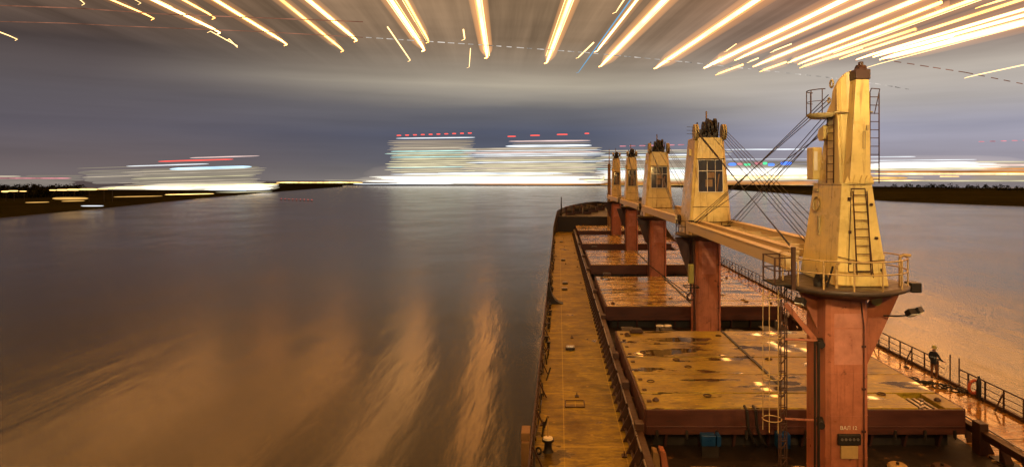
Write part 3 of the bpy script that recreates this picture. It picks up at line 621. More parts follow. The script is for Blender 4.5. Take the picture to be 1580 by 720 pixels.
# dark trays & a small hatch on the covers
for (px, py, w_, lb) in ((980, 511, .5, 'small dark square access lid at the back left of the nearest hatch'), (936, 424, .5, 'small dark lid at the back left of the second hatch'), (917, 382, .5, 'small dark lid at the back left of the third hatch')):
    D = 9070/(py-VY); x = (px-VX)/F*D; root = empty('access_lid', (x, D-.3, HT+.03), lb, 'hatch lid')
    MB().box(-.36, .36, -.3, .3, 0, .18).build('frame', 'rail_paint', root, .02); MB().box(-.28, .28, -.24, .24, .18, .22).build('lid', 'black_gear', root)

# ---------------------------------------------------------------- coaming side beams with stays
def side_beam(x, sgn, label):
    root = empty('coaming_rail', (x, 18, DK), label, 'rail', 'steel side rails along the hatches')
    z = .95; tb = MB(); tb.box(-.13, .13, 0, 112, z-.09, z); tb.box(-.03*1, .03, 0, 112, z-.34, z-.09)
    tb.build('top_plate', 'rail_paint', root, .01)
    st = None; y = .5; i = 0
    while y < 112 and i < 98:
        if st is None:
            st = MB().prism([(-sgn*.10, z-.09), (sgn*.10, z-.09), (-sgn*.18, 0), (-sgn*.52, 0)], 1, -.04, .04).build('stay', 'rail_paint', root); st.location = (0, y, 0)
        else: copy_part(st, root, (0, y, 0))
        y += 1.15; i += 1
    for yy_ in (2.5, 7.2, 12.4, 17.5, 27.6, 38, 52, 64, 80):
        MB().box(-.17, .17, yy_, yy_+.5, 0, z+.28).build('guide_post', 'rail_paint', root, .02)
    w_ = MB()
    for yy_ in range(0, 110, 5): w_.tube((-sgn*.18, yy_+.3, z+.02), (-sgn*.18, yy_+4.6, z+.02+.03*(yy_ % 3)), .035, 5)
    w_.build('pipe', 'steel', root)
side_beam(3.15, 1, 'low rust brown rail with slanting stays left of the hatches')
side_beam(16.55, -1, 'low rust brown rail with slanting stays right of the hatches')

# ---------------------------------------------------------------- ship railings
def railing(x, y0, y1, inward, label, gaps=(), mat='rail_paint', ph=1.0):
    root = empty('ship_railing', (x, y0, DK), label, 'railing', 'railings along the ship sides'); L_ = y1-y0
    post = MB(); post.bar((0, 0, .1), (0, 0, ph), .055, .075); post.box(-.1, .1, -.07, .07, 0, .12); pm = None; y = 0; n = 0
    stay = MB(); stay.bar((inward*.05, 0, ph*.8), (inward*.42, 0, .02), .05, .06); smh = None
    while y <= L_ and n < 99:
        if not any(a < y+y0 < b_ for a, b_ in gaps):
            if pm is None: pm = post.build('post', mat, root); pm.location = (0, y, 0)
            else: copy_part(pm, root, (0, y, 0))
            if n % 3 == 1:
                if smh is None: smh = stay.build('stay', mat, root); smh.location = (0, y, 0)
                else: copy_part(smh, root, (0, y, 0))
        y += 1.3; n += 1
    segs = []; a = y0
    for g0, g1 in sorted(gaps): segs.append((a, g0)); a = g1
    segs.append((a, y1))
    for z, r in ((ph, .035), (ph*.66, .018), (ph*.36, .018)):
        for s0, s1 in segs: MB().tube((0, s0-y0, z), (0, s1-y0, z), r, 6).build('rail', mat, root)
    return root
railing(20.6, 17.0, 118, -1, 'right ship rail with three bars above the orange lit water', gaps=((33.3, 34.6),))
railing(-1.02, 15.0, 118, 1, 'left ship rail seen almost end on along the dark water')
# extra gear hanging on the left rail
root = empty('mooring_gear', (-1.0, 20, DK), 'dark clutter of ropes and fittings strung along the left ship rail', 'ropes')
mb = MB(); rg = random.Random(5)
for i in range(70):
    y = i*1.35+rg.uniform(-.3, .3); x = rg.uniform(.02, .35); z = rg.uniform(.1, .9)
    c = rg.random()
    if c < .4: mb.torus((x, y, z), (rg.uniform(-1, 1), 1, rg.uniform(-.3, .3)), rg.uniform(.10, .2), .04, 10, 5)
    elif c < .7: mb.lathe((x, y, 0), [(.10, 0), (.09, .3), (.14, .34), (.14, .42)], 8)
    else: mb.bar((x, y, 0), (x+rg.uniform(-.1, .25), y+rg.uniform(-.4, .4), .6), .06, .06)
    mb.part()
mb.build_each('fitting', 'black_gear', root)
rp = MB(); pts = [(.12+.10*math.sin(i*.9), i*1.1, .45+.28*math.sin(i*1.7)) for i in range(85)]; rp.path(pts, .03, 5); rp.build('rope', 'black_gear', root)

# ---------------------------------------------------------------- deck fittings
def at_deck(px, py, z=0):
    D = (E-DK-z)*F/(py-VY); return ((px-VX)/F*D, D, DK+z)
for px, py, lb in ((880, 539, 'flat pale topped mushroom vent nearest on the left deck'), (872, 438, 'first of two close small vents on the left deck beyond the tarpaulin'), (871, 447, 'second of two close small vents on the left deck beyond the tarpaulin'), (869, 402, 'small deck vent on the left deck abreast of the third hatch'), (866, 374, 'farthest small red vent on the left deck')):
    x, y, z = at_deck(px, py); root = empty('deck_vent', (x, y, z), lb, 'vent', 'small vents on the left side deck')
    MB().lathe((0, 0, 0), [(.30, 0), (.30, .10), (.22, .14)], 14).build('base', 'black_gear', root)
    MB().box(-.26, .26, -.2, .2, .14, .26).build('cap', 'steel', root, .04)
x, y, z = at_deck(887, 623); root = empty('manhole_plate', (x, y, z), 'flat square plate set in the left side deck', 'plate')
mb = MB(); mb.bar((-.45, -.45, .02), (.45, -.45, .02), .05, .05); mb.bar((-.45, .45, .02), (.45, .45, .02), .05, .05); mb.bar((-.45, -.42, .02), (-.45, .42, .02), .05, .05); mb.bar((.45, -.42, .02), (.45, .42, .02), .05, .05)
mb.build('frame', 'rail_paint', root); MB().box(-.42, .42, -.42, .42, .004, .015).build('plate', 'deck_paint', root)
# black curved tarpaulin standing at the left rail
root = empty('tarpaulin', (-.95, 56.5, DK), 'black curved triangular tarpaulin against the left ship rail', 'tarpaulin')
poly = [(0, 0), (1.35, 0), (.95, .12), (.62, .38), (.38, .8), (.22, 1.3), (.12, 1.9), (0, 1.9)]
MB().prism(poly, 1, -.5, .6).build('cloth', 'black_gear', root)
# bollards
def bollard(x, y, label, s=1):
    root = empty('bollard', (x, y, DK), label, 'bollard', 'mooring bollards on deck')
    MB().box(-.25*s, .25*s, -.45*s, .45*s, 0, .08).build('base', 'black_gear', root)
    MB().lathe((0, 0, .08), [(.17*s, 0), (.17*s, .5*s), (.24*s, .52*s), (.24*s, .62*s)], 14).build('post', 'rail_paint', root)
bx, by, _ = at_deck(1551, 714); bollard(bx, by, 'dark round headed bollard on the wet right deck at the photo corner', 1.15)
# the nearest right gate with two tall stanchions
for px, lb in ((1466, 'tall thin stanchion at the gate in the right ship rail'), (1480, 'thicker reddish stanchion right of the rail gate')):
    y = 20.6*F/(px-VX); root = empty('stanchion', (20.6, y, DK), lb, 'post')
    MB().tube((0, 0, 0), (0, 0, 1.55), .035, 8).build('pole', 'rail_paint', root); MB().lathe((0, 0, 0), [(.1, 0), (.1, .05), (.05, .08)], 10).build('foot', 'black_gear', root)
# rope coils / gear by the gate
root = empty('mooring_rope', (19.3, 34.0, DK), 'dark tangled mooring rope lying on the right deck by the gate', 'rope')
mb = MB()
for i in range(14):
    cx, cy = -1.2+i*.17, 1.6-i*.22+rg.uniform(-.1, .1); mb.torus((cx, cy, .06+.05*(i % 3)), (rg.uniform(-.3, .3), rg.uniform(-.3, .3), 1), rg.uniform(.14, .26), .045, 14, 5)
mb.build('coil', 'black_gear', root)
# lifebuoy
root = empty('lifebuoy', (20.45, 31.9, DK+.55), 'orange lifebuoy hung on the right ship rail', 'lifebuoy')
MB().torus((0, 0, 0), (-.25, 1, 0), .31, .075, 24, 8).build('ring', 'orange_ring', root)
mb = MB()
for k_ in range(4): a = R(45+90*k_); mb.torus((.31*math.cos(a), .08*math.cos(a), .31*math.sin(a)), (-math.sin(a), 0, math.cos(a)), .088, .014, 10, 4)
mb.build('band', 'reflective', root)
root = empty('light_canister', (20.42, 31.5, DK), 'dark upright canister on the right rail beside the lifebuoy', 'canister')
MB().lathe((0, 0, .15), [(.09, 0), (.11, .1), (.11, .8), (.06, .92), (.05, 1.05)], 12).build('body', 'black_gear', root); MB().bar((0, 0, 0), (0, 0, .2), .08, .08).build('bracket', 'rail_paint', root)
# wires lying on the wet deck
root = empty('deck_wire', (17.5, 27, DK), 'thin wires crossing the wet right deck by the nearest hatch', 'wire')
mb = MB(); mb.path([(-1.1, 1.6, .5), (0, -.6, .12), (1.2, -2.2, .05), (2.0, -3.4, .04)], .015, 5); mb.path([(-1.1, 1.5, .4), (.9, -.3, .05), (3, -.2, .05)], .013, 5); mb.build('strand', 'wire', root)
MB().box(-1.0, 3.0, -2.4, -2.3, .0, .07).build('weld_bar', 'rail_pale', root)

# near cross deck clutter
def at(px, py, D): q = P(px, py, D); return q
q = at(1092, 666, 25.4)
root = empty('blue_cabinet', (q.x, 25.2, DK), 'small blue box below the front of the nearest hatch', 'box'); MB().box(-.32, .22, -.2, .2, .45, .85).build('body', 'blue_paint', root, .02); MB().box(.27, .42, -.22, .18, .45, .85).build('door', 'blue_paint', root, .01); MB().box(-.3, .35, -.15, .15, .0, .449).build('stand', 'black_gear', root)
q = at(1160, 668, 25.3)
mb_root = empty('blue_cabinet', (8.7, 25.2, DK), 'dim dark blue box behind the ladder below the nearest hatch', 'box'); MB().box(-.25, .25, -.2, .2, .35, .9).build('body', 'blue_paint', mb_root, .02); MB().box(-.2, .2, -.1, .15, 0, .349).build('stand', 'black_gear', mb_root)
root = empty('folded_tarp', (3.75, 23.9, DK), 'orange red and tan bundle at the near left hatch corner', 'bundle')
MB().prism([(-.35, 0), (.0, 0), (-.1, .75), (-.3, .8)], 1, -.25, .25).build('tan_roll', 'brown_box', root, .04); MB().prism([(.03, 0), (.30, 0), (.16, .78), (-.03, .82)], 1, -.25, .3).build('red_roll', 'oxide', root, .04)
root = empty('pale_lid', (5.35, 23.6, DK), 'pale yellow flat lid on the dark cross deck at the bottom edge', 'lid')
MB().box(-.5, .5, -.6, .35, .06, .14).build('plate', 'rail_pale', root, .02); MB().box(-.4, .4, -.5, .3, 0, .06).build('base', 'black_gear', root)
for i, (x, y, lb) in enumerate(((8.85, 23.7, 'round pale capped vent left of the nearest crane column'), (12.6, 24.1, 'low yellow stained cap on dark deck right of the nearest column'), (14.2, 24.0, 'low rusty cap on the dark deck before the nearest hatch'))):
    root = empty('vent_cowl', (x, y, DK), lb, 'cap'); MB().lathe((0, 0, 0), [(.34, 0), (.36, .10), (.28, .16)], 16).build('dome', 'rail_pale' if i < 2 else 'rail_paint', root); MB().lathe((0, 0, .16), [(.06, 0), (.06, .08)], 8).build('knob', 'black_gear', root)
q = at(1025, 492, 44)
for i, (dx, lb) in enumerate(((0, 'left of two pale drums in the gap between the first two hatches'), (.55, 'right of two pale drums in the gap between the first two hatches'))):
    root = empty('drum', (q.x-.3+dx, 44, DK), lb, 'drum', 'pale drums between the hatches')
    MB().lathe((0, 0, 0), [(.26, 0), (.26, .35), (.28, .37), (.26, .39), (.26, .82)], 14).build('body', 'steel', root); MB().lathe((0, 0, .82), [(.27, 0), (.27, .05), (.2, .06)], 14).build('lid', 'pale', root)
# vent boxes, pipes and gear in every dark gap between hatches
gr = random.Random(11)
for gi, (ya, yb) in enumerate(((40.2, 45.8), (62.3, 68.8), (85.2, 92), (108.8, 116))):
    root = empty('deck_machinery', (XC, ya, DK), '%s dark gap of pipes and winch gear between the hatches, counting from the nearest' % ORD[gi], 'machinery', 'machinery in the gaps between hatches')
    mb = MB()
    for i in range(4): z = .25+.15*i; mb.tube((-5.8, .6+.35*i, z), (5.8, .6+.35*i, z), .07, 6)
    mb.build('pipe', 'oxide_dark', root)
    for i in range(5):
        x = -5.2+i*2.3+gr.uniform(-.3, .3)
        if abs(x) < 1.4: continue
        mb = MB(); mb.box(x-.4, x+.4, 2.2, 3.4, 0, gr.uniform(.6, 1.1)); mb.disc((x, 2.1, .6), (1, 0, 0), .35, .9, 12); mb.build('winch', 'black_gear', root, .03)
root = empty('box_on_rail', (-1.28, 25.2, DK), 'tan upright box hung outside the left rail at the bottom edge', 'box')
MB().box(-.17, .17, -.3, .5, .15, 1.0).build('body', 'brown_box', root, .03); MB().box(-.15, .15, -.5, -.3, -.6, .7).build('stand', 'brown_box', root, .02)
root = empty('capstan', (-.42, 25.6, DK), 'small dark pale topped fitting with a spike on the near left deck', 'fitting')
MB().lathe((0, 0, 0), [(.22, 0), (.16, .1), (.14, .35), (.24, .42), (.24, .5)], 14).build('body', 'black_gear', root); MB().lathe((0, 0, .5), [(.2, 0), (.18, .06)], 12).build('cap', 'pale', root); MB().tube((0, .1, .5), (-.02, .15, 1.3), .03, 6, .01).build('spike', 'rail_pale', root)

# ---------------------------------------------------------------- cranes
CX = 9.75
def ladder(mb, p, q, w, side, step=.32, r=.022):
    p, q, s_ = Vector(p), Vector(q), Vector(side).normalized()*w/2
    mb.tube(p-s_, q-s_, r, 5); mb.tube(p+s_, q+s_, r, 5); n = max(2, int((q-p).length/step))
    for i in range(n): c = p+(q-p)*(i+.5)/n; mb.tube(c-s_, c+s_, r*.8, 4)
def ring_rail(root, Rr, z, h, n, mat, gap=None, cy=0, cx=0):
    for i in range(n):
        a = 2*math.pi*i/n
        MB().tube((cx+Rr*math.cos(a), cy+Rr*math.sin(a), z), (cx+Rr*math.cos(a), cy+Rr*math.sin(a), z+h), .028, 6).build('rail_post', mat, root)
    for hh in (h, h*.55):
        MB().torus((cx, cy, z+hh), (0, 0, 1), Rr, .026, 36, 5).build('hand_rail', mat, root)
CR = empty_roots = []
GRP = 'deck cranes in a line down the ship'
def crane_column(root, mat='oxide', a=.80, xo=0):
    b_, c = .95, .14
    poly = [(x+xo, y) for x, y in ((-a+c, -b_), (a-c, -b_), (a, -b_+c), (a, b_-c), (a-c, b_), (-a+c, b_), (-a, b_-c), (-a, -b_+c))]
    col = MB().prism(poly, 2, 0, 6.98).build('column', mat, root)
    w_ = MB()
    for z in (.6, 1.5, 2.9, 4.3, 5.8, 6.7): w_.prism([((x-xo)*1.01+xo, y*1.008) for x, y in poly], 2, z, z+.03).part()
    w_.build_each('weld_band', mat, root)
    MB().box(xo-.46, xo+.46, -b_-.004, -b_-.001, 4.62, 6.3).build('paint_patch', 'oxide_pale', root)
    cn = MB(); cn.path([(xo+a-.2, -b_-.04, 0), (xo+a-.2, -b_-.04, 5.9), (xo+a-.3, -b_-.05, 6.7)], .022, 5)
    for z in (1, 2.4, 3.8, 5.2): cn.box(xo+a-.26, xo+a-.14, -b_-.07, -b_-.002, z, z+.06)
    cn.build('conduit', 'oxide_dark', root)
    return col
def platform(root, r=2.1):
    mb = MB(); mb.lathe((0, 0, 6.98), [(1.0, -.25), (r-.2, .02), (r, .10), (r, .22), (r-.25, .221)], 28); mb.build('platform', 'platform_paint', root)

def jib(root, xs, ya, yb, z, w=.30, h=.52, tip=True, mat='jib_paint'):
    """two parallel girders with cross members; part 'jib' with sub-parts"""
    mb = MB()
    for x in xs: mb.bar((x, ya, z), (x, yb, z), w, h)
    j = mb.build('jib', mat, root, .02)
    n = 5; L_ = yb-ya
    for i in range(1, n):
        y = ya+L_*i/n
        MB().bar((xs[0]+w/2, y, z-.05), (xs[1]-w/2, y, z-.05), .22, .3).build('cross_member', mat, j)
    fl = MB()
    for x in xs: fl.box(x-w/2-.05, x+w/2+.05, min(ya, yb), max(ya, yb), z+h/2+.003, z+h/2+.03)
    fl.build('top_flange', mat, j)
    if tip:
        s_ = MB()
        for q in range(3): s_.disc((xs[0]+.05+q*.12, yb, z+.05), (1, 0, 0), .34, .08, 16)
        for q in range(3): s_.disc((xs[1]-.05-q*.12, yb, z+.05), (1, 0, 0), .34, .08, 16)
        s_.box(xs[0], xs[1], yb-.1, yb+.1, z-.12, z+.08); s_.build('sheave', 'black_gear', j)
    return j
def wires(root, pairs, r=.017):
    mb = MB()
    for p, q in pairs: mb.tube(p, q, r, 5)
    return mb.build('wire', 'wire', root)

# --- crane A, nearest, seen from its back
y1c = 22.35
root = empty('deck_crane', (CX, y1c, DK), 'nearest cream crane on red column, seen from its ladder side at right', 'crane', GRP)
def W(x, y, ze): return (x-CX, y-y1c, ze+10.7)
crane_column(root, 'oxide', .70, -.19); platform(root)
ring_rail(root, 2.02, 7.2, .92, 14, 'rail_pale')
b0 = -3.49
hs = MB()
hs.loft([(b0+10.7, 9.12-CX, 10.86-CX, -1.05, 2.15), (-.10+10.7, 9.36-CX, 10.36-CX, -.92, 1.45)])
hous = hs.build('housing', 'cream', root, .03)
sl = MB(); sl.loft([(-.099+10.7, 9.60-CX, 10.30-CX, -.98, -.45), (3.35+10.7, 9.86-CX, 10.30-CX, -.86, -.40)]); sl.build('back_slab', 'cream', root, .02)
pl = MB(); prof = [(-.44, -.1), (1.40, -.1), (.62, 2.0), (.60, 2.65), (.28, 2.95), (.10, 3.35), (-.12, 3.70), (-.40, 3.86)]

prof = [(-.44, -.1), (1.40, -.1), (.62, 2.0), (.64, 2.4), (.58, 2.7), (.42, 2.92), (.34, 3.2), (.22, 3.40), (.05, 3.56), (-.15, 3.67), (-.42, 3.71)]
pl.rings([[(x-CX, y*(1 if z < 2.5 else k_), 10.7+(z if z < 2.9 else 2.9+(z-2.9)*k_)) for y, z in prof] for x, k_ in ((9.50, .45), (9.60, .72), (9.74, .92), (9.88, 1.0), (10.24, 1.0))]); pl.build('head_plate', 'cream', root, .02)
cp = MB(); cp.box(9.84-CX, 10.33-CX, -.90, -.40, 3.352+10.7, 3.68+10.7); cp.disc((10.12-CX, -.62, 14.36), (1, 0, 0), .20, .26, 14); cp.box(10.06-CX, 10.18-CX, -.72, -.55, 14.4, 14.66); cp.build('masthead', 'oxide_dark', root, .02)
# flange ring at the step between lower housing and slab
fr = MB(); fr.box(9.33-CX, 10.39-CX, -.97, 1.50, 10.56, 10.60)
for x in (9.5, 9.75, 9.98, 10.16, 10.30): fr.prism([(x-CX-.09, 10.6), (x-CX+.09, 10.6), (x-CX, 10.86)], 1, -1.03, -.99)
fr.build('flange', 'cream', root)
# door outline, on sloping rear face
df = MB()
def back(x, ze):  # point just proud of the rear face
    t_ = (ze-b0)/(-.1-b0); return (x-CX, -1.05+t_*.13-.025, ze+10.7)
for a, b_ in (((9.52, -3.0), (9.66, -.28)), ((9.66, -.28), (10.12, -.28)), ((10.12, -.28), (10.34, -3.2)), ((9.52, -3.0), (10.33, -3.02))): df.tube(back(*a), back(*b_), .016, 5)
for ze in (-.6, -1.7, -2.7): df.box(back(9.60, ze)[0]-.05, back(9.60, ze)[0]+.03, -1.04, -.90, ze+10.64, ze+10.74)
df.build('door_frame', 'rail_paint', root)
lm = MB(); ladder(lm, tuple(Vector(back(9.98, -3.1))+Vector((0, -.12, 0))), tuple(Vector(back(9.90, -.35))+Vector((0, -.10, 0))), .46, (1, 0, 0), .26); lm.build('ladder', 'rail_paint', root)
lm = MB(); ladder(lm, (9.42-CX, .15, 10.6), (9.44-CX, .15, 13.0), .36, (.25, -1, 0), .26); lm.build('ladder', 'rail_paint', root)
lm = MB(); ladder(lm, (10.50-CX, -.8, 10.6), (10.50-CX, -.8, 13.6), .32, (1, .1, 0), .26)
lm.path([(10.34-CX, -.8, 13.6), (10.40-CX, -.8, 13.75), (10.58-CX, -1.0, 13.7), (10.50-CX, -.8, 12.9)], .016, 5); lm.build('ladder', 'rail_paint', root)
# small upper service platform and its rail
up = MB(); up.lathe((9.40-CX, .55, 12.98), [(.5, -.10), (.62, 0), (.62, .05)], 18); up.box(9.3-CX, 10.6-CX, -.5, -.38, 12.98, 13.02); up.build('upper_platform', 'cream_dirty', root)
ur = MB()
for a in (120, 160, 200, 240): ur.tube((9.40-CX+.6*math.cos(R(a)), .55+.6*math.sin(R(a)), 13.03), (9.40-CX+.6*math.cos(R(a)), .55+.6*math.sin(R(a)), 13.85), .018, 5)
ur.path([(9.40-CX+.6*math.cos(R(a)), .55+.6*math.sin(R(a)), 13.85) for a in range(110, 251, 14)], .018, 5); ur.path([(9.40-CX+.6*math.cos(R(a)), .55+.6*math.sin(R(a)), 13.45) for a in range(110, 251, 14)], .012, 5); ur.build('upper_rail', 'rail_paint', root)
# sheave hood and operator cab on the far side
hd = MB(); hd.prism([(.5, 12.15), (.9, 12.1), (1.05, 12.3), (.95, 12.52), (.5, 12.65)], 0, 9.34-CX, 9.6-CX); hd.build('sheave_hood', 'cream', root, .03)
cabn = MB(); cabn.box(9.26-CX, 9.6-CX, 1.25, 1.85, 10.72, 11.9); cb_ = cabn.build('operator_cab', 'cream', root, .03)
MB().box(9.30-CX, 9.42-CX, 1.235, 1.248, 11.05, 11.75).build('window', 'pale', cb_)
# round hatch, vents and hand holds on the left face
det = MB(); det.torus((9.27-CX, 1.0, 9.85), (-1, 0, .1), .26, .03, 18, 5); det.box(9.19-CX, 9.25-CX, .55, .72, 8.75, 9.45); det.box(9.28-CX, 9.33-CX, .9, 1.3, 10.3, 10.4)
det.torus((9.50-CX, .2, 14.05), (-1, 0, 0), .13, .035, 14, 5); det.torus((9.50-CX, .42, 13.5), (-1, 0, 0), .09, .03, 14, 5); det.path([(10.02-CX, -1.0, 11.75), (10.02-CX, -1.02, 12.3), (10.1-CX, -1.02, 12.3), (10.1-CX, -1.0, 11.75), (10.02-CX, -1.0, 11.75)], .014, 5)
det.box(10.15-CX, 10.24-CX, -.99, -.94, 12.35, 12.52); det.build('fittings', 'cream_dirty', root)
for zz, xx in ((9.9, 10.28), (8.8, 10.45), (7.75, 10.62)): MB().disc((xx-CX, -1.04, zz), (0, 1, 0), .05, .08, 10).build('bolt', 'rail_paint', root)
MB().path([(9.15-CX, -1.10, 8.2), (9.95-CX, -1.12, 8.02), (10.7-CX, -1.1, 8.1)], .014, 5).build('cable', 'rail_paint', root)
# small machine at the foot of the housing and its vent pipe
mc = MB(); mc.lathe((-1.15, -.9, 7.2), [(.16, 0), (.18, .2), (.1, .35)], 10); mc.disc((-1.1, -1.0, 7.5), (1, .3, 0), .14, .3, 12); mc.tube((-.95, -1.1, 7.2), (-.80, -1.2, 7.9), .035); mc.build('slew_motor', 'black_gear', root)
MB().path([(-.72, -1.3, 7.2), (-.72, -1.3, 7.95), (-.66, -1.35, 8.05)], .05, 8).build('vent_pipe', 'rail_pale', root)
MB().path([(1.6, -.8, 7.2), (1.6, -.8, 8.15), (1.7, -.8, 8.22), (1.95, -.8, 8.2)], .05, 8).build('vent_pipe', 'rail_pale', root)
# platform side landing, caged ladder and truss mast
ld = MB(); ld.box(7.15-CX, 7.75-CX, -.9, .3, 7.2, 7.25); ld.build('landing', 'black_gear', root)
lr = MB()
for x, y in ((7.15, -.9), (7.15, .3), (7.72, -.9), (7.72, .3)): lr.bar((x-CX, y, 7.25), (x-CX, y, 8.15), .05, .05)
for z in (7.7, 8.13): lr.path([(7.72-CX, -.9, z), (7.15-CX, -.9, z), (7.15-CX, .3, z), (7.72-CX, .3, z)], .022, 5)
lr.build('landing_rail', 'rail_paint', root)
MB().bar((7.75-CX, -.95, 7.1), (7.75-CX, -.95, 8.5), .12, .12).build('landing_post', 'rail_paint', root)
cg = MB()
for dx, dy in ((-.32, -.2), (-.2, -.5), (.1, -.5), (.2, -.2)): cg.tube((7.30-CX+dx, dy, 2.2), (7.30-CX+dx, dy, 7.0), .016, 5)
for z in (6.7, 5.4, 4.0, 2.6): cg.torus((7.26-CX, -.3, z), (0, 0, 1), .32, .018, 16, 5)
cg.build('ladder_cage', 'rail_pale', root)
tr = MB(); x0 = 7.66-CX
for dx, dy in ((-.1, -.1), (.1, -.1), (.1, .1), (-.1, .1)): tr.bar((x0+dx, dy-.2, 0), (x0+dx, dy-.2, 7.1), .035, .035)
for i in range(24): z = .1+i*.29; tr.bar((x0-.1, -.3, z), (x0+.1, -.3, z+.25*(1 if i % 2 else 0)), .03, .03); tr.bar((x0-.1, -.1, z), (x0+.1, -.1, z), .025, .025)
tr.build('ladder_mast', 'rail_paint', root)
pp = MB(); pp.tube((8.42-CX, -1.05, 0), (8.42-CX, -1.05, 5.4), .035, 6); pp.tube((8.54-CX, -1.05, 0), (8.54-CX, -1.05, 5.4), .045, 6); pp.build('riser_pipe', 'black_gear', root)
br = MB(); br.bar((7.7-CX, -.3, 6.5), (-.84, -.3, 5.05), .12, .16).part()
for z in (5.3, 2.6): br.tube((7.7-CX, -.3, z), (-.83, -.5, z), .045, 6).part()
br.build_each('brace', 'oxide', root)
cl = MB()
for z in (5.25, 2.6): cl.disc((-.93, -.55, z), (1, 0, 0), .16, .2, 12).part(); cl.disc((-1.12, -1.0, z+.05), (0, 1, 0), .12, .16, 12).part()
cl.build_each('clamp', 'black_gear', root)
gs = MB(); gs.prism([(.50, 5.8), (1.25, 6.97), (2.0, 6.97), (.50, 3.7)], 1, -.15, .05).part(); gs.prism([(-.88, 6.95), (-.88, 5.6), (-1.5, 6.95)], 1, -.15, .05).part(); gs.build_each('gusset', 'oxide', root)
MB().disc((1.05, -.3, 6.62), (0, 1, 0), .18, .12, 14).build('pulley', 'helmet', root)
def flood(root, c, d):
    b = MB(); b.box(-.16, .16, -.12, .12, -.1, .1); o = b.build('floodlight', 'black_gear', root, .02); o.location = c; o.rotation_euler = Vector(d).to_track_quat('-Z', 'Y').to_euler()
    l_ = MB().box(-.13, .13, -.09, .09, -.125, -.101).build('lens', 'pale', o); return o
flood(root, (2.25, -.7, 6.35), (.4, -.5, -1)); flood(root, (2.0, -.75, 6.3), (.2, -.7, -1)); flood(root, (-1.75, -.9, 6.7), (-.5, -.4, -1))
MB().path([(1.3, -.3, 6.1), (1.7, -.6, 6.15), (2.2, -.7, 6.25)], .03, 5).build('lamp_bracket', 'black_gear', root)
MB().box(2.1, 2.45, -.6, -.1, 6.92, 7.25).build('junction_box', 'black_gear', root, .03)
# plate, nameplate text and valves at the foot of the column
MB().box(-.56, .20, -1.06, -.951, 2.0, 2.36).build('meter_box', 'black_gear', root, .03); MB().box(-.46, .10, -1.04, -.951, 1.55, 1.96).build('name_plate', 'rail_pale', root, .01)
gb = MB()
for i in range(5): gb.disc((-.44+i*.13, -1.068, 2.2), (0, 1, 0), .045, .03, 10)
gb.build('gauge', 'steel', root)
cu = bpy.data.curves.new('lettering', 'FONT'); cu.body = '\u0412\u0410\u041b 12'; cu.size = .17; cu.align_x = 'CENTER'; cu.extrude = .004
to = bpy.data.objects.new('lettering', cu); COL.objects.link(to); dg = bpy.context.evaluated_depsgraph_get(); me = bpy.data.meshes.new_from_object(to.evaluated_get(dg)); bpy.data.objects.remove(to)
lo = bpy.data.objects.new('lettering', me); me.materials.clear(); me.materials.append(MATS['pale']); COL.objects.link(lo); lo.parent = root; lo.location = (-.18, -.957, 2.48); lo.rotation_euler = (R(90), 0, 0)
# jib pointing to the bow, resting beside the second crane
j1 = jib(root, (8.2-CX, 11.4-CX), .6, 18.6, 7.78)
tipL = (8.25-CX, 18.6, 7.9); tipR = (11.3-CX, 18.6, 7.9)
prs = []
for i in range(3): prs.append(((9.55-CX, .6, 13.4+.16*i), (8.25-CX+.25*i, 18.6, 7.9))); prs.append(((9.9-CX, .7, 13.1+.2*i), (11.3-CX-.25*i, 18.6, 7.9)))
prs.append(((9.45-CX, 1.0, 12.3), (8.4-CX, 18.5, 7.9))); prs.append(((9.45-CX, 1.0, 12.4), (10.6-CX, 18.5, 7.9)))
wires(root, prs)
# hook block hanging from the tip
hk = empty('cargo_hook', (8.35, y1c+18.6, 8.2), 'yellow hook block hanging left of the second crane column', 'hook')
MB().box(-.16, .16, -.22, .22, .5, 1.7).build('block', 'helmet', hk, .05); MB().torus((0, 0, -.35), (0, 1, 0), .22, .06, 16, 6).build('hook', 'rail_paint', hk); MB().tube((0, 0, -.15), (0, 0, .5), .05).build('shank', 'black_gear', hk)
mb = MB(); mb.tube((-.1, 0, 1.7), (-.12, 0, 3.9), .02, 5); mb.tube((.1, 0, 1.7), (.12, 0, 3.9), .02, 5); mb.path([(-.05, 0, -.3), (-2.6, .5, 1.6)], .03, 5); mb.build('wire', 'wire', hk)
tb = MB(); tb.torus((0, 0, .3), (0, 0, 1), .6, .04, 4, 5); tb.build('guard', 'black_gear', hk)

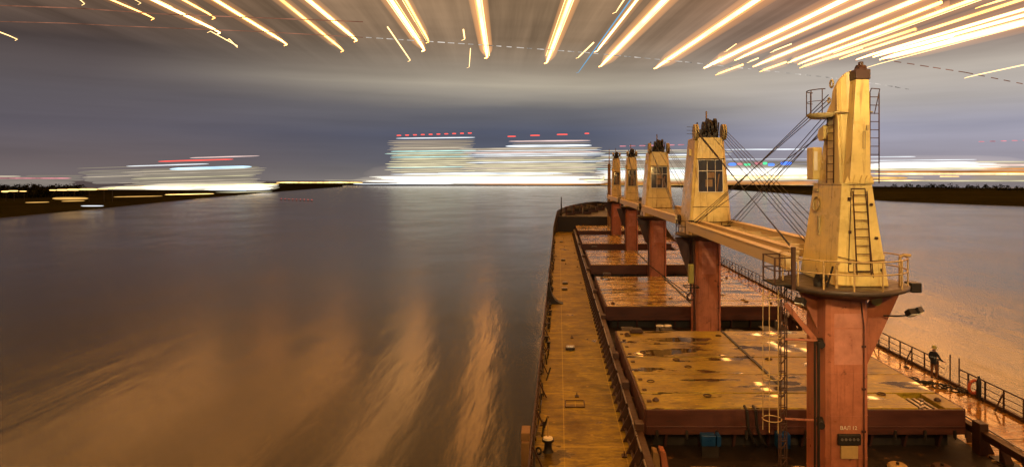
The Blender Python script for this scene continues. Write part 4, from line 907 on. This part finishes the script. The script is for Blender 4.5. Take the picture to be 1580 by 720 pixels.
# --- cranes facing us
def crane_b(yc, k, label, xoff=0, jx=(8.2, 11.4), jl=18.5, top=1.0, nar=1.0, tip=True, jz=7.95):
    root = empty('deck_crane', (CX, yc, DK), label, 'crane', GRP)
    crane_column(root, 'oxide'); platform(root, 2.0*max(.8, nar)); ring_rail(root, 1.95*max(.8, nar), 7.2, .85, 10, 'rail_paint')
    wb, wt, d0, d1 = 1.40*nar, .92*nar, 1.75*nar, 1.75*nar; zt = 13.45+top-1; zs = 7.2
    def hw(z): t_ = (z-zs)/(zt-zs); return wb+(wt-wb)*t_
    def fy(z): t_ = (z-zs)/(zt-zs); return -1.55*nar+t_*.30*nar
    c_ = .18*nar; R_ = []
    for z in (zs, (zs+zt)/2, zt):
        h_ = hw(z); f_ = fy(z); g_ = 2.0*nar-((z-zs)/(zt-zs))*.75*nar
        R_.append([(-h_+c_, f_, z), (h_-c_, f_, z), (h_, f_+c_, z), (h_, g_, z), (-h_, g_, z), (-h_, f_+c_, z)])
    MB().rings(R_).build('housing', 'cream', root, .02)
    # cab window: frame, dark glass, mullions
    z0, z1 = 9.95, 12.0; fa, fb = fy(z0), fy(z1); wx = .78*nar
    fr = MB()
    def fp(x, z, o=.05): return (x, fy(z)-o, z)
    gl = MB().add([fp(-wx, z0, .02), fp(wx, z0, .02), fp(wx, z1, .02), fp(-wx, z1, .02)], [(0, 1, 2, 3)]).build('window', 'glass', root)
    for x in (-wx, -.22*nar, .30*nar, wx): fr.tube(fp(x, z0), fp(x, z1), .022, 4)
    for z in (z0, 11.3, z1): fr.tube(fp(-wx, z), fp(wx, z), .03, 4)
    fr.build('frame', 'pale' if nar == 1 else 'cream_dirty', gl)
    it = MB(); it.box(-.32*nar, .12*nar, fy(10.6)-.035, fy(10.6)-.02, 10.1, 10.75); it.box(-.2*nar, .25*nar, fy(11)-.034, fy(11)-.02, 10.85, 11.2); it.tube((.4*nar, fy(10.4)-.03, 10.0), (.55*nar, fy(11)-.03, 11.1), .04, 5); it.build('control_seat', 'brown_box', gl)
    MB().add([fp(-wx-.1, z1+.03, .02), fp(wx+.1, z1+.03, .02), fp(wx+.1, z1+.10, .35), fp(-wx-.1, z1+.10, .35), fp(-wx-.1, z1+.10, .02), fp(wx+.1, z1+.10, .02)], [(0, 1, 2, 3), (3, 2, 5, 4)]).build('awning', 'cream_dirty', root)
    MB().path([fp(-hw(9)+.1, 9.0, .03), fp(hw(9)-.1, 9.0, .03)], .02, 4).build('cable', 'rail_paint', root)
    # head gear
    s_ = MB(); zz = zt+.35*top; ff = fy(zt)
    for x in (-wt-.05, -wt+.10, wt-.10, wt+.05): s_.disc((x, ff+.15, zz), (1, 0, 0), .52*nar, .10, 18).part()
    s_.build_each('sheave', 'cream_dirty', root)
    m_ = MB(); m_.box(-wt*.62, wt*.62, ff+.2, ff+1.2*nar, zt, zt+.55)
    for i in range(4): m_.disc((-.36*nar+i*.24*nar, ff+.25, zt+.62+.16*(i % 2)), (1, 0, 0), (.42+.05*(i % 2))*nar, .14, 16)
    m_.lathe((.1*nar, ff+.5, zt+.5), [(.3*nar, 0), (.34*nar, .3), (.2*nar, .62), (.05, .7)], 10)
    for i in range(5): m_.tube((-wt+.1+i*.33*nar, ff+.1, zt), (-wt+.2+i*.35*nar, ff+.5, zt+1.0), .05, 5)
    m_.build('head_gear', 'black_gear', root)
    MB().tube((-.1, ff+.6, zt+.9), (-.1, ff+.6, zt+1.75), .05, 6).build('mast', 'brown_box', root)
    sp_ = MB()
    for i in range(3): sp_.tube((-wt, ff+.4, zt+.25+.22*i), (-wt-.5*nar, ff+.4, zt+.27+.22*i), .018, 4)
    sp_.build('lamp_spike', 'black_gear', root)
    MB().box(-hw(12.6)-.14, -hw(12.6)+.05, -.1, .25, 12.3, 12.75).build('vent_box', 'cream', root, .02)
    if nar < 1:
        u_ = MB(); u_.lathe((0, .1, 12.2), [(1.15*nar, 0), (1.2*nar, .06)], 14); u_.build('upper_platform', 'cream_dirty', root)
    lm = MB(); ladder(lm, (-.84, -.6, .4), (-.95, -.6, 6.9), .4, (0, 1, 0), .4, .02); lm.build('ladder', 'black_gear', root)
    pr = MB(); pr.tube((-.98, -1.0, 0), (-.98, -1.0, 6.9), .05, 6); pr.build('riser_pipe', 'rail_paint', root)
    g_ = MB(); g_.prism([(-.83, 6.9), (-.83, 4.3), (-1.15, 4.6), (-1.95, 6.9)], 1, .2, .5); g_.build('gusset', 'oxide_dark', root)
    if jl:
        jib(root, (jx[0]-CX, jx[1]-CX), -1.4, -jl, jz, tip=tip)
        pr = []
        for i in range(4):
            pr.append(((-wt+.05*i, ff, zz+.2-.12*i), (jx[0]-CX+.0+.16*i, -jl+.5*i, jz+.1)))
            pr.append(((wt-.05*i, ff, zz+.2-.12*i), (jx[1]-CX-.0-.16*i, -jl+.5*i, jz+.1)))
        for i in range(2): pr.append(((-.3+.5*i, ff, zt+.6), (.1*i, -jl, jz+.1)))
        wires(root, pr, .018)
    return root
crane_b(43.0, 1, 'second nearest cream crane with big cab window facing the viewer', jx=(9.0, 11.0), jl=18.3, jz=7.85, tip=False)
crane_b(64.3, 2, 'third cream crane with cab window, left of the second crane', jl=19.5)
crane_b(87.0, 3, 'fourth crane, small and slim, between the third and the farthest crane', jl=20.8, nar=.66, top=1.3)
crane_b(110.0, 4, 'farthest slim crane nearest the foremast', jl=21.0, nar=.62, top=1.9)

# ---------------------------------------------------------------- forecastle gear and foremast
root = empty('foremast', (10.25, 131.5, DK), 'ochre foremast with lamp left of the farthest crane', 'mast')
MB().tube((0, 0, 0), (0, 0, 14), .42, 12, .3).build('pole', 'brown_box', root); MB().tube((0, 0, 14), (0, 0, 17), .12, 8, .05).build('top_pole', 'brown_box', root)
mb = MB(); mb.bar((-1.1, 0, 10.8), (.9, 0, 10.8), .12, .12); mb.bar((-.8, 0, 13.6), (.8, 0, 13.6), .1, .1); mb.build('crosstree', 'black_gear', root)
MB().lathe((-1.1, -.1, 10.9), [(.22, 0), (.28, .3), (.12, .6)], 10).build('lamp', 'win_cream', root)
root = empty('stern_post', (.55, 136, 7.7), 'thin dark post standing at the left edge of the forecastle', 'post')
MB().tube((0, 0, 0), (0, 0, 4.0), .16, 8, .10).build('pole', 'black_gear', root); MB().tube((-.3, 0, 0), (0, 0, 1.0), .07, 6).build('stay', 'black_gear', root)
gr = random.Random(21)
spots = [(2.6, 139), (4.3, 142), (6.2, 141), (8.0, 146), (12.0, 146), (13.8, 142), (16.5, 139), (9.9, 152), (7.2, 149), (12.4, 151)]
for i, (x, y) in enumerate(spots):
    root = empty('anchor_winch', (x, y, 7.75+sheer(y)), 'dark mooring winch on the forecastle, %s of ten from the left' % ORD[sorted(spots).index((x, y))], 'winch', 'winches crowded on the forecastle')
    h_ = gr.uniform(.7, 1.3)
    MB().box(-.9, .9, -.5, .5, 0, h_*.5).build('base', 'oxide_dark', root, .03)
    mb = MB(); mb.disc((-.3, 0, h_*.75), (1, 0, 0), h_*.55, .9, 14); mb.disc((-.8, 0, h_*.75), (1, 0, 0), h_*.7, .08, 14); mb.disc((.2, 0, h_*.75), (1, 0, 0), h_*.7, .08, 14); mb.build('drum', 'black_gear', root)
    MB().box(.35, .85, -.3, .3, h_*.5, h_*1.2).build('gearbox', 'rail_paint', root, .03)
for i, (x, y, hh) in enumerate(((1.6, 137.5, 1.6), (3.3, 140.5, 1.9), (5.2, 146.5, 1.5), (15.2, 146.5, 1.6))):
    root = empty('vent_pipe', (x, y, 7.75), 'mushroom vent on the forecastle, %s of four from the left' % ORD[i], 'vent', 'mushroom vents on the forecastle')
    MB().tube((0, 0, 0), (0, 0, hh), .16, 10).build('pipe', 'rail_paint', root); MB().lathe((0, 0, hh), [(.34, -.05), (.36, .1), (.15, .28)], 12).build('cap', 'oxide_dark', root)

# ---------------------------------------------------------------- the seaman at the right rail
def person(loc, rz, label):
    J = {'pel': ((0, 0, .93), .145, .115), 'wst': ((0, .0, 1.10), .135, .10), 'chs': ((0, .01, 1.34), .185, .125), 'nck': ((.0, .015, 1.50), .065, .065), 'hd0': ((.01, .03, 1.60), .075, .085), 'hd1': ((.01, .035, 1.72), .085, .10),
         'lsh': ((-.19, 0, 1.42), .07, .07), 'lel': ((-.26, .02, 1.15), .05, .05), 'lwr': ((-.22, .14, .93), .035, .035), 'lha': ((-.21, .19, .86), .032, .045),
         'rsh': ((.19, 0, 1.42), .07, .07), 'rel': ((.30, .08, 1.16), .05, .05), 'rwr': ((.42, .20, 1.02), .035, .035), 'rha': ((.47, .25, 1.01), .03, .045),
         'lhp': ((-.095, 0, .88), .105, .105), 'lkn': ((-.11, .02, .49), .065, .07), 'lan': ((-.12, -.02, .10), .045, .05), 'lto': ((-.14, .15, .045), .045, .035),
         'rhp': ((.095, 0, .88), .105, .105), 'rkn': ((.12, .05, .49), .065, .07), 'ran': ((.12, .03, .10), .045, .05), 'rto': ((.16, .20, .045), .045, .035)}
    K = list(J); ed = [('pel', 'wst'), ('wst', 'chs'), ('chs', 'nck'), ('nck', 'hd0'), ('hd0', 'hd1'), ('chs', 'lsh'), ('lsh', 'lel'), ('lel', 'lwr'), ('lwr', 'lha'), ('chs', 'rsh'), ('rsh', 'rel'), ('rel', 'rwr'), ('rwr', 'rha'),
        ('pel', 'lhp'), ('lhp', 'lkn'), ('lkn', 'lan'), ('lan', 'lto'), ('pel', 'rhp'), ('rhp', 'rkn'), ('rkn', 'ran'), ('ran', 'rto')]
    me = bpy.data.meshes.new('body'); V = [J[k][0] for k in K]; ED = [(K.index(a), K.index(b)) for a, b in ed]; rad = [J[k][1:] for k in K]
    # fingers, rooted in the palm
    for hn, dr, sx in (('lha', Vector((.02, .25, -.95)), -1), ('rha', Vector((.75, .6, -.3)), 1)):
        b0_ = Vector(J[hn][0]); dr.normalize(); side = dr.cross(Vector((0, 0, 1))).normalized()
        for fi in range(5):
            off = side*((fi-1.8)*.018); ln = (.045, .065, .075, .068, .05)[fi]
            i0 = len(V); d2 = dr if fi else (dr+side*-.9).normalized()
            V += [tuple(b0_+off+d2*(.035 if fi else .015)), tuple(b0_+off+d2*(.035+ln*.6)+Vector((0, 0, -.012))), tuple(b0_+off+d2*(.035+ln*.85)+Vector((0, 0, -.035)))]
            ED += [(K.index(hn), i0), (i0, i0+1), (i0+1, i0+2)]; rad += [(.0095, .0095), (.009, .009), (.008, .008)]
    me.from_pydata(V, ED, []); o = bpy.data.objects.new('body', me); COL.objects.link(o)
    sk = o.modifiers.new('skin', 'SKIN'); sk.use_smooth_shade = True
    for i, r in enumerate(rad): me.skin_vertices[0].data[i].radius = r; me.skin_vertices[0].data[i].use_root = (i == 0)
    sb = o.modifiers.new('sub', 'SUBSURF'); sb.levels = 2; sb.render_levels = 2
    dg = bpy.context.evaluated_depsgraph_get(); dg.update(); m2 = bpy.data.meshes.new_from_object(o.evaluated_get(dg)); bpy.data.objects.remove(o)
    m2.materials.clear()
    for n_ in ('jacket', 'trousers', 'skin', 'boots', 'reflective'): m2.materials.append(MATS[n_])
    for p in m2.polygons:
        c = p.center; r_ = (c.x**2)**.5
        hand = (c-Vector(J['lha'][0])).length < .13 or (c-Vector(J['rha'][0])).length < .13
        p.material_index = 2 if (c.z > 1.50 or hand) else 4 if (1.20 < c.z < 1.25 and abs(c.x) < .22) else 0 if c.z > .86 else 3 if c.z < .13 else 1
        p.use_smooth = True
    root = empty('person', loc, label, 'person'); root.rotation_euler = (0, 0, rz)
    b = bpy.data.objects.new('body', m2); COL.objects.link(b); b.parent = root
    MB().lathe((.01, .03, 1.70), [(.155, -.01), (.13, .0), (.125, .06), (.09, .125), (.02, .15)], 18).build('helmet', 'helmet', root)
    MB().prism([(-.015, 1.60), (.015, 1.60), (.0, 1.66)], 1, .12, .155).build('nose', 'skin', root)
    e_ = MB(); e_.disc((-.025, .125, 1.675), (0, 1, 0), .011, .01, 8); e_.disc((.045, .125, 1.675), (0, 1, 0), .011, .01, 8); e_.build('eye', 'boots', root)
    MB().box(-.015, .035, .118, .130, 1.575, 1.583).build('mouth', 'trousers', root)
    return root
person((20.17, 34.85, DK), R(-62), 'person in dark jacket, tan trousers and yellowish helmet leaning at the right ship rail')
